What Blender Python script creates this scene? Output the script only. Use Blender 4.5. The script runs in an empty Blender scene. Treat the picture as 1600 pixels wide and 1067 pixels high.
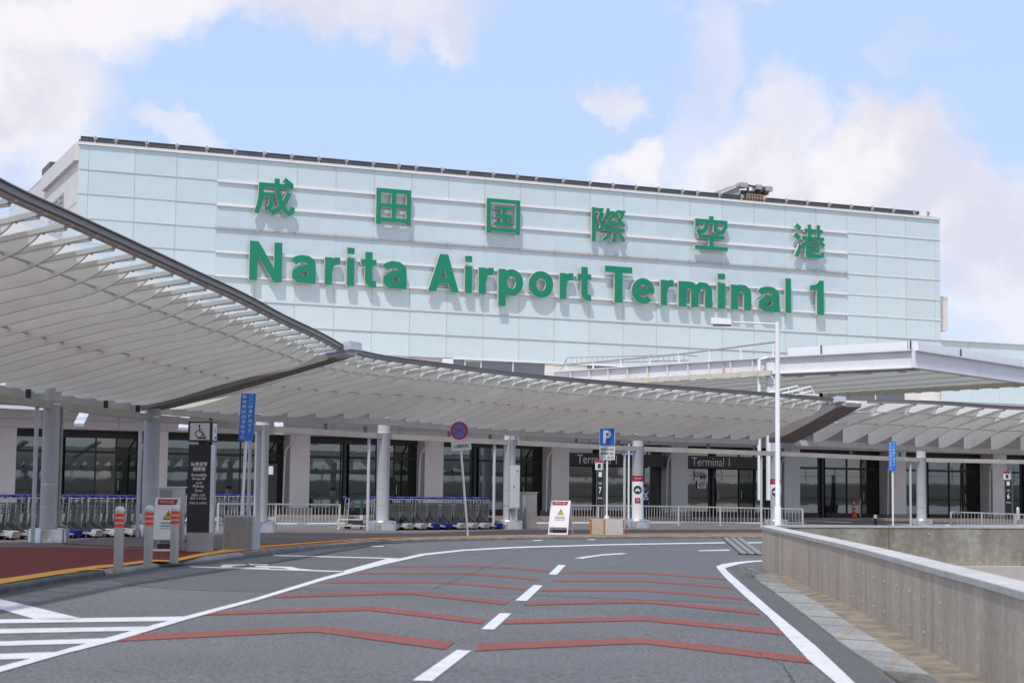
import bpy, math, random
from mathutils import Vector, Matrix
random.seed(7)
SC = bpy.context.scene
COL = SC.collection

# ------------------------------------------------------------------ camera
FPX = 2860.0
PITCH = math.radians(5.2)
ROLL = math.radians(0.65)
CAMZ = 1.35
cp, sp_, cr, sr = math.cos(PITCH), math.sin(PITCH), math.cos(ROLL), math.sin(ROLL)
FW = Vector((0, cp, sp_))
R0 = Vector((1, 0, 0)); U0 = Vector((0, -sp_, cp))
RT = R0 * cr + U0 * sr
UP = U0 * cr - R0 * sr
cam_data = bpy.data.cameras.new('camera')
cam = bpy.data.objects.new('camera', cam_data)
COL.objects.link(cam)
cam.matrix_world = Matrix(((RT.x, UP.x, -FW.x, 0), (RT.y, UP.y, -FW.y, 0), (RT.z, UP.z, -FW.z, CAMZ), (0, 0, 0, 1)))
cam_data.sensor_width = 36
cam_data.lens = FPX / 1600 * 36
cam_data.clip_start = 0.1
cam_data.clip_end = 5000
cam_data.dof.use_dof = True
cam_data.dof.focus_distance = 75
cam_data.dof.aperture_fstop = 4.0
SC.camera = cam

def ray(u, v):
    return FW * FPX + RT * (u - 800) + UP * (533.5 - v)

# ------------------------------------------------------------------ sun and sky
SUN_DIR = Vector((-0.17, -0.48, 0.86)).normalized()       # towards the sun
sun = bpy.data.lights.new('sun', 'SUN')
sun.energy = 2.3
sun.angle = math.radians(1.2)
sun.color = (1.0, 0.955, 0.89)
so = bpy.data.objects.new('sun', sun); COL.objects.link(so)
so.rotation_euler = (-SUN_DIR).to_track_quat('-Z', 'Y').to_euler()
world = bpy.data.worlds.new('World'); SC.world = world
world.use_nodes = True
SC.view_settings.view_transform = 'Standard'
SC.view_settings.look = 'None'
SC.view_settings.gamma = 1
SC.view_settings.use_curve_mapping = False
SC.view_settings.exposure = 0.55
SKY_STRENGTH = 0.10

def build_world():
    nt = world.node_tree; nt.nodes.clear()
    N = nt.nodes.new; L = nt.links.new
    out = N('ShaderNodeOutputWorld'); bg = N('ShaderNodeBackground')
    bg.inputs['Strength'].default_value = SKY_STRENGTH
    sky = N('ShaderNodeTexSky'); sky.sky_type = 'NISHITA'; sky.sun_disc = False
    sky.sun_elevation = math.asin(SUN_DIR.z)
    sky.sun_rotation = math.atan2(SUN_DIR.x, SUN_DIR.y)
    sky.air_density = 1.0; sky.dust_density = 1.2; sky.ozone_density = 1.5
    tc = N('ShaderNodeTexCoord')
    nz = N('ShaderNodeTexNoise'); nz.inputs['Scale'].default_value = 11; nz.inputs['Detail'].default_value = 9; nz.inputs['Roughness'].default_value = 0.6
    L(tc.outputs['Generated'], nz.inputs['Vector'])
    sub = N('ShaderNodeVectorMath'); sub.operation = 'SUBTRACT'; L(nz.outputs['Color'], sub.inputs[0]); sub.inputs[1].default_value = (0.5, 0.5, 0.5)
    mul = N('ShaderNodeVectorMath'); mul.operation = 'SCALE'; L(sub.outputs[0], mul.inputs[0]); mul.inputs['Scale'].default_value = 0.12
    add = N('ShaderNodeVectorMath'); add.operation = 'ADD'; L(tc.outputs['Generated'], add.inputs[0]); L(mul.outputs[0], add.inputs[1])
    total = None
    # cloud banks: pixel direction, half width, half height (tangent units), weight
    banks = [(1250, 300, .068, .036, 1.0), (1390, 225, .042, .024, 1.0), (1230, 205, .026, .026, .8), (1440, 330, .055, .03, .9), (1620, 430, .06, .05, .85), (1500, 290, .03, .02, .6),
             (990, 258, .020, .014, .95), (940, 148, .013, .010, .8), (1105, 90, .020, .022, .5), (1200, -8, .045, .010, .5), (1460, 75, .014, .010, .22), (1080, 210, .02, .03, .45),
             (50, 10, .060, .036, 1.0), (300, -20, .12, .022, .95), (560, -12, .07, .020, .8), (700, 20, .022, .016, .7), (30, 215, .032, .018, .95), (290, 185, .022, .009, .55), (-140, 160, .09, .05, 1.0), (50, 262, .03, .02, .7),
             (1550, 520, .04, .02, .4)]
    for (u, v, a, b, w) in banks:
        d = ray(u, v).normalized()
        rx = Vector((d.y, -d.x, 0)).normalized(); uz = rx.cross(d).normalized()
        s = N('ShaderNodeVectorMath'); s.operation = 'SUBTRACT'; L(add.outputs[0], s.inputs[0]); s.inputs[1].default_value = d
        vals = []
        for ax, k in ((rx, a), (uz, b)):
            dt = N('ShaderNodeVectorMath'); dt.operation = 'DOT_PRODUCT'; L(s.outputs[0], dt.inputs[0]); dt.inputs[1].default_value = ax / k
            pw = N('ShaderNodeMath'); pw.operation = 'MULTIPLY'; L(dt.outputs['Value'], pw.inputs[0]); L(dt.outputs['Value'], pw.inputs[1]); vals.append(pw)
        sm = N('ShaderNodeMath'); sm.operation = 'ADD'; L(vals[0].outputs[0], sm.inputs[0]); L(vals[1].outputs[0], sm.inputs[1])
        mr = N('ShaderNodeMapRange'); mr.interpolation_type = 'SMOOTHSTEP'; L(sm.outputs[0], mr.inputs['Value'])
        mr.inputs['From Min'].default_value = 0.3; mr.inputs['From Max'].default_value = 1.9; mr.inputs['To Min'].default_value = w; mr.inputs['To Max'].default_value = 0
        # only the half space in front
        fr = N('ShaderNodeVectorMath'); fr.operation = 'DOT_PRODUCT'; L(tc.outputs['Generated'], fr.inputs[0]); fr.inputs[1].default_value = d
        gt = N('ShaderNodeMath'); gt.operation = 'GREATER_THAN'; L(fr.outputs['Value'], gt.inputs[0]); gt.inputs[1].default_value = 0.3
        m2 = N('ShaderNodeMath'); m2.operation = 'MULTIPLY'; L(mr.outputs[0], m2.inputs[0]); L(gt.outputs[0], m2.inputs[1])
        if total is None: total = m2
        else:
            t2 = N('ShaderNodeMath'); t2.operation = 'MAXIMUM'; L(total.outputs[0], t2.inputs[0]); L(m2.outputs[0], t2.inputs[1]); total = t2
    # scattered cumulus over the rest of the sky
    n2 = N('ShaderNodeTexNoise'); n2.inputs['Scale'].default_value = 3.2; n2.inputs['Detail'].default_value = 8; L(tc.outputs['Generated'], n2.inputs['Vector'])
    g = N('ShaderNodeMapRange'); g.interpolation_type = 'SMOOTHSTEP'; L(n2.outputs['Fac'], g.inputs['Value'])
    g.inputs['From Min'].default_value = 0.47; g.inputs['From Max'].default_value = 0.62; g.inputs['To Max'].default_value = 0.9
    ctr = ray(800, 260).normalized()
    dd = N('ShaderNodeVectorMath'); dd.operation = 'DOT_PRODUCT'; L(tc.outputs['Generated'], dd.inputs[0]); dd.inputs[1].default_value = ctr
    away = N('ShaderNodeMapRange'); away.interpolation_type = 'SMOOTHSTEP'; L(dd.outputs['Value'], away.inputs['Value'])
    away.inputs['From Min'].default_value = 0.93; away.inputs['From Max'].default_value = 0.965; away.inputs['To Min'].default_value = 1; away.inputs['To Max'].default_value = 0
    gm = N('ShaderNodeMath'); gm.operation = 'MULTIPLY'; L(g.outputs[0], gm.inputs[0]); L(away.outputs[0], gm.inputs[1])
    mx = N('ShaderNodeMath'); mx.operation = 'MAXIMUM'; L(total.outputs[0], mx.inputs[0]); L(gm.outputs[0], mx.inputs[1])
    # thin haze tint of the blue
    hz = N('ShaderNodeMix'); hz.data_type = 'RGBA'; hz.inputs['Factor'].default_value = 0.74
    L(sky.outputs[0], hz.inputs['A']); hz.inputs['B'].default_value = (4.1, 5.25, 7.5, 1)
    # cloud colour: warm white with lilac-grey undersides
    n3 = N('ShaderNodeTexNoise'); n3.inputs['Scale'].default_value = 14; n3.inputs['Detail'].default_value = 5; L(add.outputs[0], n3.inputs['Vector'])
    cc = N('ShaderNodeMix'); cc.data_type = 'RGBA'; cc.inputs['A'].default_value = (5.2, 5.15, 5.9, 1); cc.inputs['B'].default_value = (6.5, 6.3, 6.6, 1)
    cmr = N('ShaderNodeMapRange'); L(n3.outputs['Fac'], cmr.inputs['Value']); cmr.inputs['From Min'].default_value = .38; cmr.inputs['From Max'].default_value = .6
    L(cmr.outputs[0], cc.inputs['Factor'])
    mix = N('ShaderNodeMix'); mix.data_type = 'RGBA'
    L(mx.outputs[0], mix.inputs['Factor']); L(hz.outputs['Result'], mix.inputs['A']); L(cc.outputs['Result'], mix.inputs['B'])
    L(mix.outputs['Result'], bg.inputs['Color']); L(bg.outputs[0], out.inputs[0])
build_world()

# ------------------------------------------------------------------ coordinates
GS = 0.0088                                  # the forecourt climbs gently towards the terminal
def gz(x, y): return GS * y
CAM = Vector((0, 0, CAMZ))
def G(u, v, h=0.0):                          # point of the ground (or of a level h above it)
    d = ray(u, v); k = (CAMZ - h) / (GS * d.y - d.z)
    return CAM + d * k
def zat(x, y, v):                            # height over (x, y) that shows at image row v
    k = 533.5 - v
    a = FPX * UP.z - k * FW.z
    b = k * (FW.x * x + FW.y * y) - FPX * (UP.x * x + UP.y * y)
    return CAMZ + b / a
def DP(u, v, dist):                          # point at forward distance
    d = ray(u, v); return CAM + d * (dist / d.y)
def ZP(u, v, z):
    d = ray(u, v); return CAM + d * ((z - CAMZ) / d.z)

# ------------------------------------------------------------------ materials
def mat(name, col, rough=0.6, metal=0.0, var=0.08, vscale=3.0, bump=0.0, bscale=40.0, spec=0.5, stretch=None, col2=None, thr=(0.45, 0.7), fine=0.0, fscale=120.0, coat=0.0, tone=0.0, wear=0.0):
    m = bpy.data.materials.new(name); m.use_nodes = True
    nt = m.node_tree; N = nt.nodes.new; L = nt.links.new
    b = nt.nodes['Principled BSDF']
    b.inputs['Roughness'].default_value = rough; b.inputs['Metallic'].default_value = metal
    b.inputs['Specular IOR Level'].default_value = spec
    if coat: b.inputs['Coat Weight'].default_value = coat; b.inputs['Coat Roughness'].default_value = 0.08
    tc = N('ShaderNodeTexCoord'); mp = N('ShaderNodeMapping'); L(tc.outputs['Object'], mp.inputs['Vector'])
    if stretch: mp.inputs['Scale'].default_value = stretch
    nz = N('ShaderNodeTexNoise'); nz.inputs['Scale'].default_value = vscale; nz.inputs['Detail'].default_value = 6; nz.inputs['Roughness'].default_value = .6
    L(mp.outputs[0], nz.inputs['Vector'])
    if col2 is None:
        A = tuple(max(0, c * (1 - var)) for c in col); B = tuple(min(1, c * (1 + var)) for c in col)
        lo, hi = 0.3, 0.7
    else:
        A, B = col, col2; lo, hi = thr
    mr = N('ShaderNodeMapRange'); mr.inputs['From Min'].default_value = lo; mr.inputs['From Max'].default_value = hi
    L(nz.outputs['Fac'], mr.inputs['Value'])
    mx = N('ShaderNodeMix'); mx.data_type = 'RGBA'; mx.inputs['A'].default_value = (*A, 1); mx.inputs['B'].default_value = (*B, 1)
    L(mr.outputs[0], mx.inputs['Factor'])
    last = mx.outputs['Result']
    if fine:
        fz = N('ShaderNodeTexNoise'); fz.inputs['Scale'].default_value = fscale; fz.inputs['Detail'].default_value = 3; L(tc.outputs['Object'], fz.inputs['Vector'])
        fm = N('ShaderNodeMapRange'); fm.inputs['From Min'].default_value = .3; fm.inputs['From Max'].default_value = .7; fm.inputs['To Min'].default_value = 1 - fine; fm.inputs['To Max'].default_value = 1 + fine
        L(fz.outputs['Fac'], fm.inputs['Value'])
        vm = N('ShaderNodeVectorMath'); vm.operation = 'SCALE'; L(last, vm.inputs[0]); L(fm.outputs[0], vm.inputs['Scale']); last = vm.outputs[0]
    if tone:
        oi = N('ShaderNodeObjectInfo'); tm = N('ShaderNodeMapRange'); tm.inputs['To Min'].default_value = 1 - tone; tm.inputs['To Max'].default_value = 1 + tone
        L(oi.outputs['Random'], tm.inputs['Value']); v2 = N('ShaderNodeVectorMath'); v2.operation = 'SCALE'; L(last, v2.inputs[0]); L(tm.outputs[0], v2.inputs['Scale']); last = v2.outputs[0]
    if wear:
        wz = N('ShaderNodeTexNoise'); wz.inputs['Scale'].default_value = 9; wz.inputs['Detail'].default_value = 9; wz.inputs['Roughness'].default_value = .75; L(tc.outputs['Object'], wz.inputs['Vector'])
        wm = N('ShaderNodeMapRange'); wm.inputs['From Min'].default_value = .56; wm.inputs['From Max'].default_value = .66; wm.inputs['To Max'].default_value = wear; L(wz.outputs['Fac'], wm.inputs['Value'])
        wx = N('ShaderNodeMix'); wx.data_type = 'RGBA'; L(wm.outputs[0], wx.inputs['Factor']); L(last, wx.inputs['A']); wx.inputs['B'].default_value = (.12, .12, .125, 1); last = wx.outputs['Result']
    L(last, b.inputs['Base Color'])
    if bump:
        bz = N('ShaderNodeTexNoise'); bz.inputs['Scale'].default_value = bscale; bz.inputs['Detail'].default_value = 4; L(tc.outputs['Object'], bz.inputs['Vector'])
        bp = N('ShaderNodeBump'); bp.inputs['Strength'].default_value = bump; bp.inputs['Distance'].default_value = 0.02
        L(bz.outputs['Fac'], bp.inputs['Height']); L(bp.outputs[0], b.inputs['Normal'])
    return m

M = {}
M['asphalt'] = mat('asphalt', (.128, .127, .133), .85, col2=(.098, .098, .103), thr=(.38, .68), vscale=.28, fine=.55, fscale=30, bump=.5, bscale=90)
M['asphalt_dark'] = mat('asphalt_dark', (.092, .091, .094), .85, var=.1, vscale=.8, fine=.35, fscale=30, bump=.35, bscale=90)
M['asphalt_blue'] = mat('asphalt_blue', (.104, .106, .117), .85, var=.12, vscale=.6, fine=.3, fscale=30, bump=.3, bscale=90)
M['paint_white'] = mat('paint_white', (.52, .52, .54), .6, var=.06, vscale=2.5, fine=.08, fscale=40, col2=(.60, .60, .62), thr=(.35, .5), wear=.4)
M['paint_red'] = mat('paint_red', (.20, .050, .038), .75, var=.14, vscale=2.2, fine=.35, fscale=26, wear=.65)
M['paint_orange'] = mat('paint_orange', (.75, .24, .04), .7, var=.14, vscale=2)
M['tactile'] = mat('tactile_yellow', (.82, .36, .025), .65, var=.12, vscale=3)
M['red_paving'] = mat('red_paving', (.165, .022, .016), .85, spec=.25, var=.22, vscale=1.2, fine=.25, fscale=18, bump=.2)
M['brown_paving'] = mat('brown_paving', (.125, .098, .092), .85, var=.12, vscale=1, fine=.22, fscale=16, bump=.2)
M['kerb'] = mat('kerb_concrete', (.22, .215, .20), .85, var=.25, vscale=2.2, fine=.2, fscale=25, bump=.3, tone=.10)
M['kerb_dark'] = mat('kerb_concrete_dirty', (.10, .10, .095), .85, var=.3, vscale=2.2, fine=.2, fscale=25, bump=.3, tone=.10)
M['kerb_pale'] = mat('kerb_pale', (.285, .285, .275), .8, col2=(.30, .22, .13), thr=(.53, .72), vscale=1.7, fine=.15, fscale=25, bump=.25, tone=.10)
M['kerb_moss'] = mat('old_kerb', (.16, .14, .12), .9, col2=(.10, .085, .07), vscale=3, fine=.3, bump=.5)
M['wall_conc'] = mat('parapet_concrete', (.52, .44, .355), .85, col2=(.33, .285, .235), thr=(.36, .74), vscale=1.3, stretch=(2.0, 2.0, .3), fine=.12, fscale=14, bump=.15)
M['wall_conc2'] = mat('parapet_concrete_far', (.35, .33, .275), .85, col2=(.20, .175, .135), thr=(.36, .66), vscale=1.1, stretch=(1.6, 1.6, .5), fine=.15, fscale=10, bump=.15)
M['coping'] = mat('coping', (.44, .43, .42), .8, var=.14, vscale=1.5, stretch=(1, 1, 1), fine=.1)
M['slab'] = mat('slab_edge', (.50, .45, .40), .8, var=.05)
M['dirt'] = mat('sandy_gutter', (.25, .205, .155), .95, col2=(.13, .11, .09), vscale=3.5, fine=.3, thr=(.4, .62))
M['joint_shade'] = mat('dark_joint_shade', (.11, .095, .08), .95, col2=(.05, .045, .04), vscale=5, fine=.4)  # shade of the gutter gap, put into the colour
M['terminal_paving'] = mat('terminal_paving', (.13, .05, .04), .85, var=.2)
M['lower'] = mat('lower_ground', (.10, .10, .10), .9)
M['facade'] = mat('facade_glass', (.54, .63, .655), .22, var=.05, vscale=.35, spec=.6, coat=.9, tone=.035)
M['facade2'] = mat('facade_glass_sign_zone', (.51, .60, .64), .2, var=.06, vscale=.5, spec=.6, coat=.9, tone=.035)
M['rail_white'] = mat('rail_white', (.74, .73, .73), .45, var=.05)
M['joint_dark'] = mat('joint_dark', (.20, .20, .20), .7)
M['joint_tan'] = mat('joint_tan', (.54, .53, .51), .6)
M['cladding'] = mat('white_cladding', (.66, .62, .59), .6, var=.05, vscale=.6)
M['cladding_pink'] = mat('beige_cladding', (.68, .60, .56), .6, var=.04)
M['louvre'] = mat('louvre_grey', (.36, .35, .36), .6)
M['roofrail'] = mat('dark_roof_rail', (.085, .085, .095), .5, var=.25, vscale=1.5)
M['bracket'] = mat('bracket_pale', (.46, .42, .38), .5)
M['green'] = mat('sign_green', (.000, .20, .11), .6, var=.05, vscale=.5)
M['sign_edge'] = mat('sign_return', (.55, .50, .44), .5)
M['blade'] = mat('soffit_blade', (.80, .785, .74), .45, var=.05, vscale=.8, col2=(.72, .685, .62), thr=(.5, .75), tone=.05)
M['rafter'] = mat('rafter', (.58, .56, .51), .5, var=.08, vscale=2)
M['roofmetal'] = mat('roof_metal', (.50, .50, .50), .5, var=.06)
M['fascia'] = mat('fascia_brown', (.215, .195, .195), .45, var=.1, vscale=1)
M['endcap'] = mat('fascia_endcap', (.50, .50, .56), .35)
M['endbeam'] = mat('end_beam', (.21, .19, .185), .6, var=.1)
M['gutter'] = mat('gutter_beam', (.40, .365, .325), .55, var=.14, vscale=1.2)
M['gutter_pale'] = mat('gutter_panel', (.50, .49, .47), .5, var=.08)
M['dark_metal'] = mat('dark_metal', (.035, .035, .038), .5)
M['column'] = mat('column_lilac_grey', (.47, .48, .50), .42, var=.05, vscale=1)
M['steel'] = mat('stainless', (.52, .50, .48), .28, metal=.9, var=.12, vscale=4, stretch=(1, 1, 6))
M['steel_sat'] = mat('satin_steel', (.40, .375, .35), .38, metal=.75, var=.1)
M['galv'] = mat('galvanised', (.50, .49, .48), .45, metal=.35, var=.1)
M['pier'] = mat('pier_grey', (.62, .63, .61), .6, var=.05, vscale=.8)
M['spandrel'] = mat('spandrel', (.56, .58, .61), .5, var=.04, tone=.03)
M['frame_dark'] = mat('window_frame_dark', (.018, .018, .02), .45)
M['signband'] = mat('sign_band_black', (.022, .022, .025), .4)
M['letter_grey'] = mat('letter_pale_grey', (.75, .75, .75), .5)
M['white'] = mat('white_paint', (.74, .74, .76), .4, var=.03)
M['whitewarm'] = mat('white_steelwork', (.74, .72, .74), .45, var=.05, vscale=.7, col2=(.66, .64, .66))
M['rust'] = mat('rust_streak', (.50, .30, .14), .8, col2=(.70, .62, .52), vscale=4)
M['soffit'] = mat('porch_soffit', (.80, .80, .77), .6, var=.06, vscale=.6)
M['soffit_dark'] = mat('porch_beam_tan', (.60, .55, .46), .6, var=.1)
M['blue'] = mat('sign_blue', (.008, .17, .60), .4, var=.05)
M['blue2'] = mat('sign_blue_deep', (.008, .10, .42), .4, var=.05)
M['signred'] = mat('sign_red', (.42, .012, .018), .4, var=.05)
M['magenta'] = mat('banner_red', (.34, .010, .03), .45)
M['black'] = mat('black_panel', (.012, .012, .013), .35)
M['ink'] = mat('ink', (.03, .03, .03), .6)
M['offwhite'] = mat('sign_offwhite', (.62, .62, .62), .5, var=.03)
M['yellow'] = mat('warning_yellow', (.70, .42, .02), .5)
M['redband'] = mat('reflective_red', (.75, .045, .015), .4)
M['cartblue'] = mat('cart_blue', (.010, .014, .20), .4, var=.2)
M['cartgrey'] = mat('cart_grey_panel', (.17, .175, .16), .5, var=.12)
M['cartsilver'] = mat('cart_silver', (.58, .58, .58), .3, metal=.6, var=.1)
M['cartdark'] = mat('cart_dark_wire', (.07, .075, .09), .4, metal=.4)
M['rubber'] = mat('rubber', (.02, .02, .02), .8)
M['cabinet'] = mat('cabinet_grey', (.56, .57, .58), .4, var=.04)
M['stone_pale'] = mat('pale_stone', (.46, .46, .45), .7, var=.06, fine=.1, fscale=15)
M['stone_grey'] = mat('grey_stone_panel', (.30, .295, .28), .75, var=.08, fine=.12, fscale=15)
M['tanblock'] = mat('tan_block', (.46, .39, .29), .8, var=.1, fine=.1)
M['skin'] = mat('skin', (.45, .26, .18), .6)
M['uniform'] = mat('navy_uniform', (.012, .03, .16), .8)
M['plasticbag'] = mat('clear_bag', (.55, .55, .55), .25)
M['green_pole'] = mat('green_enamel', (.01, .09, .07), .5)
M['viaduct'] = mat('viaduct_concrete', (.60, .56, .47), .8, var=.08, vscale=.4)
M['hedge'] = mat('hedge', (.05, .08, .03), .9, var=.4, vscale=4)
M['curtain'] = mat('curtain_tan', (.5, .42, .3), .8)

def glass_mat(name, refl, tint, dark, rough=.02, ripple=.012, rs=.9):
    m = bpy.data.materials.new(name); m.use_nodes = True
    nt = m.node_tree; nt.nodes.clear(); N = nt.nodes.new; L = nt.links.new
    o = N('ShaderNodeOutputMaterial'); mx = N('ShaderNodeMixShader'); g = N('ShaderNodeBsdfGlossy'); d = N('ShaderNodeBsdfDiffuse')
    g.inputs['Color'].default_value = (*tint, 1); g.inputs['Roughness'].default_value = rough
    d.inputs['Color'].default_value = (*dark, 1); mx.inputs[0].default_value = refl
    tc = N('ShaderNodeTexCoord'); nz = N('ShaderNodeTexNoise'); nz.inputs['Scale'].default_value = rs; nz.inputs['Detail'].default_value = 2
    L(tc.outputs['Object'], nz.inputs['Vector'])
    bp = N('ShaderNodeBump'); bp.inputs['Strength'].default_value = ripple; bp.inputs['Distance'].default_value = .1
    L(nz.outputs['Fac'], bp.inputs['Height']); L(bp.outputs[0], g.inputs['Normal'])
    L(d.outputs[0], mx.inputs[1]); L(g.outputs[0], mx.inputs[2]); L(mx.outputs[0], o.inputs[0])
    return m
M['window'] = glass_mat('mirror_window', .31, (.46, .52, .52), (.012, .014, .014))
M['window_dark'] = glass_mat('dark_window', .10, (.5, .55, .5), (.010, .012, .010))
M['window_mid'] = glass_mat('tinted_window', .28, (.6, .6, .55), (.03, .032, .026))
M['window_up'] = glass_mat('office_window', .42, (.42, .45, .5), (.03, .032, .036), ripple=.01)
def clear_glass():
    m = bpy.data.materials.new('roof_glass'); m.use_nodes = True
    nt = m.node_tree; nt.nodes.clear(); N = nt.nodes.new; L = nt.links.new
    o = N('ShaderNodeOutputMaterial'); mx = N('ShaderNodeMixShader'); g = N('ShaderNodeBsdfGlossy'); t = N('ShaderNodeBsdfTransparent')
    mx2 = N('ShaderNodeMixShader'); tr = N('ShaderNodeBsdfTranslucent'); tr.inputs['Color'].default_value = (.55, .62, .68, 1)
    t.inputs['Color'].default_value = (.80, .86, .90, 1); g.inputs['Roughness'].default_value = .05
    mx.inputs[0].default_value = .10; mx2.inputs[0].default_value = .35
    L(t.outputs[0], mx2.inputs[1]); L(tr.outputs[0], mx2.inputs[2]); L(mx2.outputs[0], mx.inputs[1]); L(g.outputs[0], mx.inputs[2]); L(mx.outputs[0], o.inputs[0])
    return m
M['roofglass'] = clear_glass()
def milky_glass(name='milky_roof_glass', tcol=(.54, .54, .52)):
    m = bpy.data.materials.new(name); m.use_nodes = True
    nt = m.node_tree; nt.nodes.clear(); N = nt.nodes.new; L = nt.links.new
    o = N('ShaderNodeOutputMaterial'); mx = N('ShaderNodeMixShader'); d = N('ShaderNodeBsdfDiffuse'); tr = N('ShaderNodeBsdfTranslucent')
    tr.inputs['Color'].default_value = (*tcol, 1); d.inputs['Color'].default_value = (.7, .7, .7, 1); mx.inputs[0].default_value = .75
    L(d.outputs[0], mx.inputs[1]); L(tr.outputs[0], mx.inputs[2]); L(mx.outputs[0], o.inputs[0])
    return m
M['milky'] = milky_glass()
M['porch_glow'] = milky_glass('porch_glow_sheet', (.56, .565, .54))  # translucency added so sunlight glows through and lifts the underside

# ------------------------------------------------------------------ mesh helpers
class MB:
    def __init__(s): s.v = []; s.f = []
    def add(s, vs, fs):
        n = len(s.v); s.v += [tuple(p) for p in vs]; s.f += [tuple(i + n for i in f) for f in fs]; return s
    def box(s, x0, x1, y0, y1, z0, z1):
        return s.add([(x0, y0, z0), (x1, y0, z0), (x1, y1, z0), (x0, y1, z0), (x0, y0, z1), (x1, y0, z1), (x1, y1, z1), (x0, y1, z1)],
                     [(0, 3, 2, 1), (4, 5, 6, 7), (0, 1, 5, 4), (1, 2, 6, 5), (2, 3, 7, 6), (3, 0, 4, 7)])
    def bar(s, a, b, w, h=None, up=(0, 0, 1)):
        a = Vector(a); b = Vector(b); h = h or w; d = (b - a).normalized(); u = Vector(up)
        if abs(d.dot(u)) > .98: u = Vector((1, 0, 0))
        r = d.cross(u).normalized() * (w / 2); u = r.cross(d).normalized() * (h / 2)
        vs = [a - r - u, a + r - u, a + r + u, a - r + u, b - r - u, b + r - u, b + r + u, b - r + u]
        return s.add(vs, [(0, 1, 2, 3), (7, 6, 5, 4), (0, 4, 5, 1), (1, 5, 6, 2), (2, 6, 7, 3), (3, 7, 4, 0)])
    def tube(s, pts, r, n=8, cap=True):
        pts = [Vector(p) for p in pts]; rr = r if isinstance(r, (list, tuple)) else [r] * len(pts)
        rings = []; prev = None
        for i, p in enumerate(pts):
            d = (pts[min(i + 1, len(pts) - 1)] - pts[max(i - 1, 0)]).normalized()
            u = Vector((0, 0, 1)) if abs(d.z) < .95 else Vector((1, 0, 0))
            if prev is not None: u = prev
            a = d.cross(u).normalized(); b = a.cross(d).normalized(); prev = b
            rings.append([p + (a * math.cos(t) + b * math.sin(t)) * rr[i] for t in [2 * math.pi * k / n for k in range(n)]])
        vs = [q for ring in rings for q in ring]; fs = []
        for i in range(len(rings) - 1):
            for k in range(n):
                k2 = (k + 1) % n
                fs.append((i * n + k, i * n + k2, (i + 1) * n + k2, (i + 1) * n + k))
        if cap: fs += [tuple(range(n))[::-1], tuple((len(rings) - 1) * n + k for k in range(n))]
        return s.add(vs, fs)
    def lathe(s, prof, n=20, c=(0, 0)):
        vs = []; fs = []
        for (r, z) in prof:
            for k in range(n):
                t = 2 * math.pi * k / n; vs.append((c[0] + r * math.cos(t), c[1] + r * math.sin(t), z))
        for i in range(len(prof) - 1):
            for k in range(n):
                k2 = (k + 1) % n; fs.append((i * n + k, i * n + k2, (i + 1) * n + k2, (i + 1) * n + k))
        fs += [tuple(range(n))[::-1], tuple((len(prof) - 1) * n + k for k in range(n))]
        return s.add(vs, fs)
    def prism(s, poly, off):                       # flat polygon (3-D points) pushed by off
        off = Vector(off); n = len(poly); P = [Vector(p) for p in poly]
        vs = P + [p + off for p in P]
        return s.add(vs, [tuple(range(n))[::-1], tuple(range(n, 2 * n))] + [(i, (i + 1) % n, n + (i + 1) % n, n + i) for i in range(n)])
    def poly(s, pts): return s.add(pts, [tuple(range(len(pts)))])
    def strip(s, a, b):                            # ribbon between two equally long point lists
        n = len(a); return s.add(list(a) + list(b), [(i, i + 1, n + i + 1, n + i) for i in range(n - 1)])
    def mesh(s, name, m, smooth=False):
        me = bpy.data.meshes.new(name); me.from_pydata(s.v, [], s.f); me.validate()
        import bmesh
        bm = bmesh.new(); bm.from_mesh(me); bmesh.ops.recalc_face_normals(bm, faces=bm.faces); bm.to_mesh(me); bm.free()
        me.materials.append(M[m] if isinstance(m, str) else m)
        if smooth:
            for p in me.polygons: p.use_smooth = True
            try: me.set_sharp_from_angle(angle=math.radians(35))
            except Exception: pass
        return me
    def build(s, name, m, parent=None, smooth=False, **props):
        o = bpy.data.objects.new(name, s.mesh(name, m, smooth)); COL.objects.link(o)
        if parent: o.parent = parent
        for k, v in props.items(): o[k] = v
        return o
def put(name, me, parent, loc=(0, 0, 0), rz=0, scale=None, **props):
    o = bpy.data.objects.new(name, me); COL.objects.link(o); o.parent = parent; o.location = loc; o.rotation_euler = (0, 0, rz)
    if scale: o.scale = scale
    for k, v in props.items(): o[k] = v
    return o
def thing(name, label, cat, loc=(0, 0, 0), rz=0, group=None):
    o = bpy.data.objects.new(name, None); COL.objects.link(o); o.empty_display_size = .3
    o.location = loc; o.rotation_euler = (0, 0, rz); o['label'] = label; o['category'] = cat
    if group: o['group'] = group
    return o
def struct(name, mb, m, parent=None, smooth=False):
    o = mb.build(name, m, parent, smooth)
    if parent is None: o['kind'] = 'structure'
    return o
def copy_tree(o, parent=None):
    c = o.copy(); COL.objects.link(c); c.parent = parent
    for ch in list(o.children): copy_tree(ch, c)
    return c
def up_poly(mb):
    return mb

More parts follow.
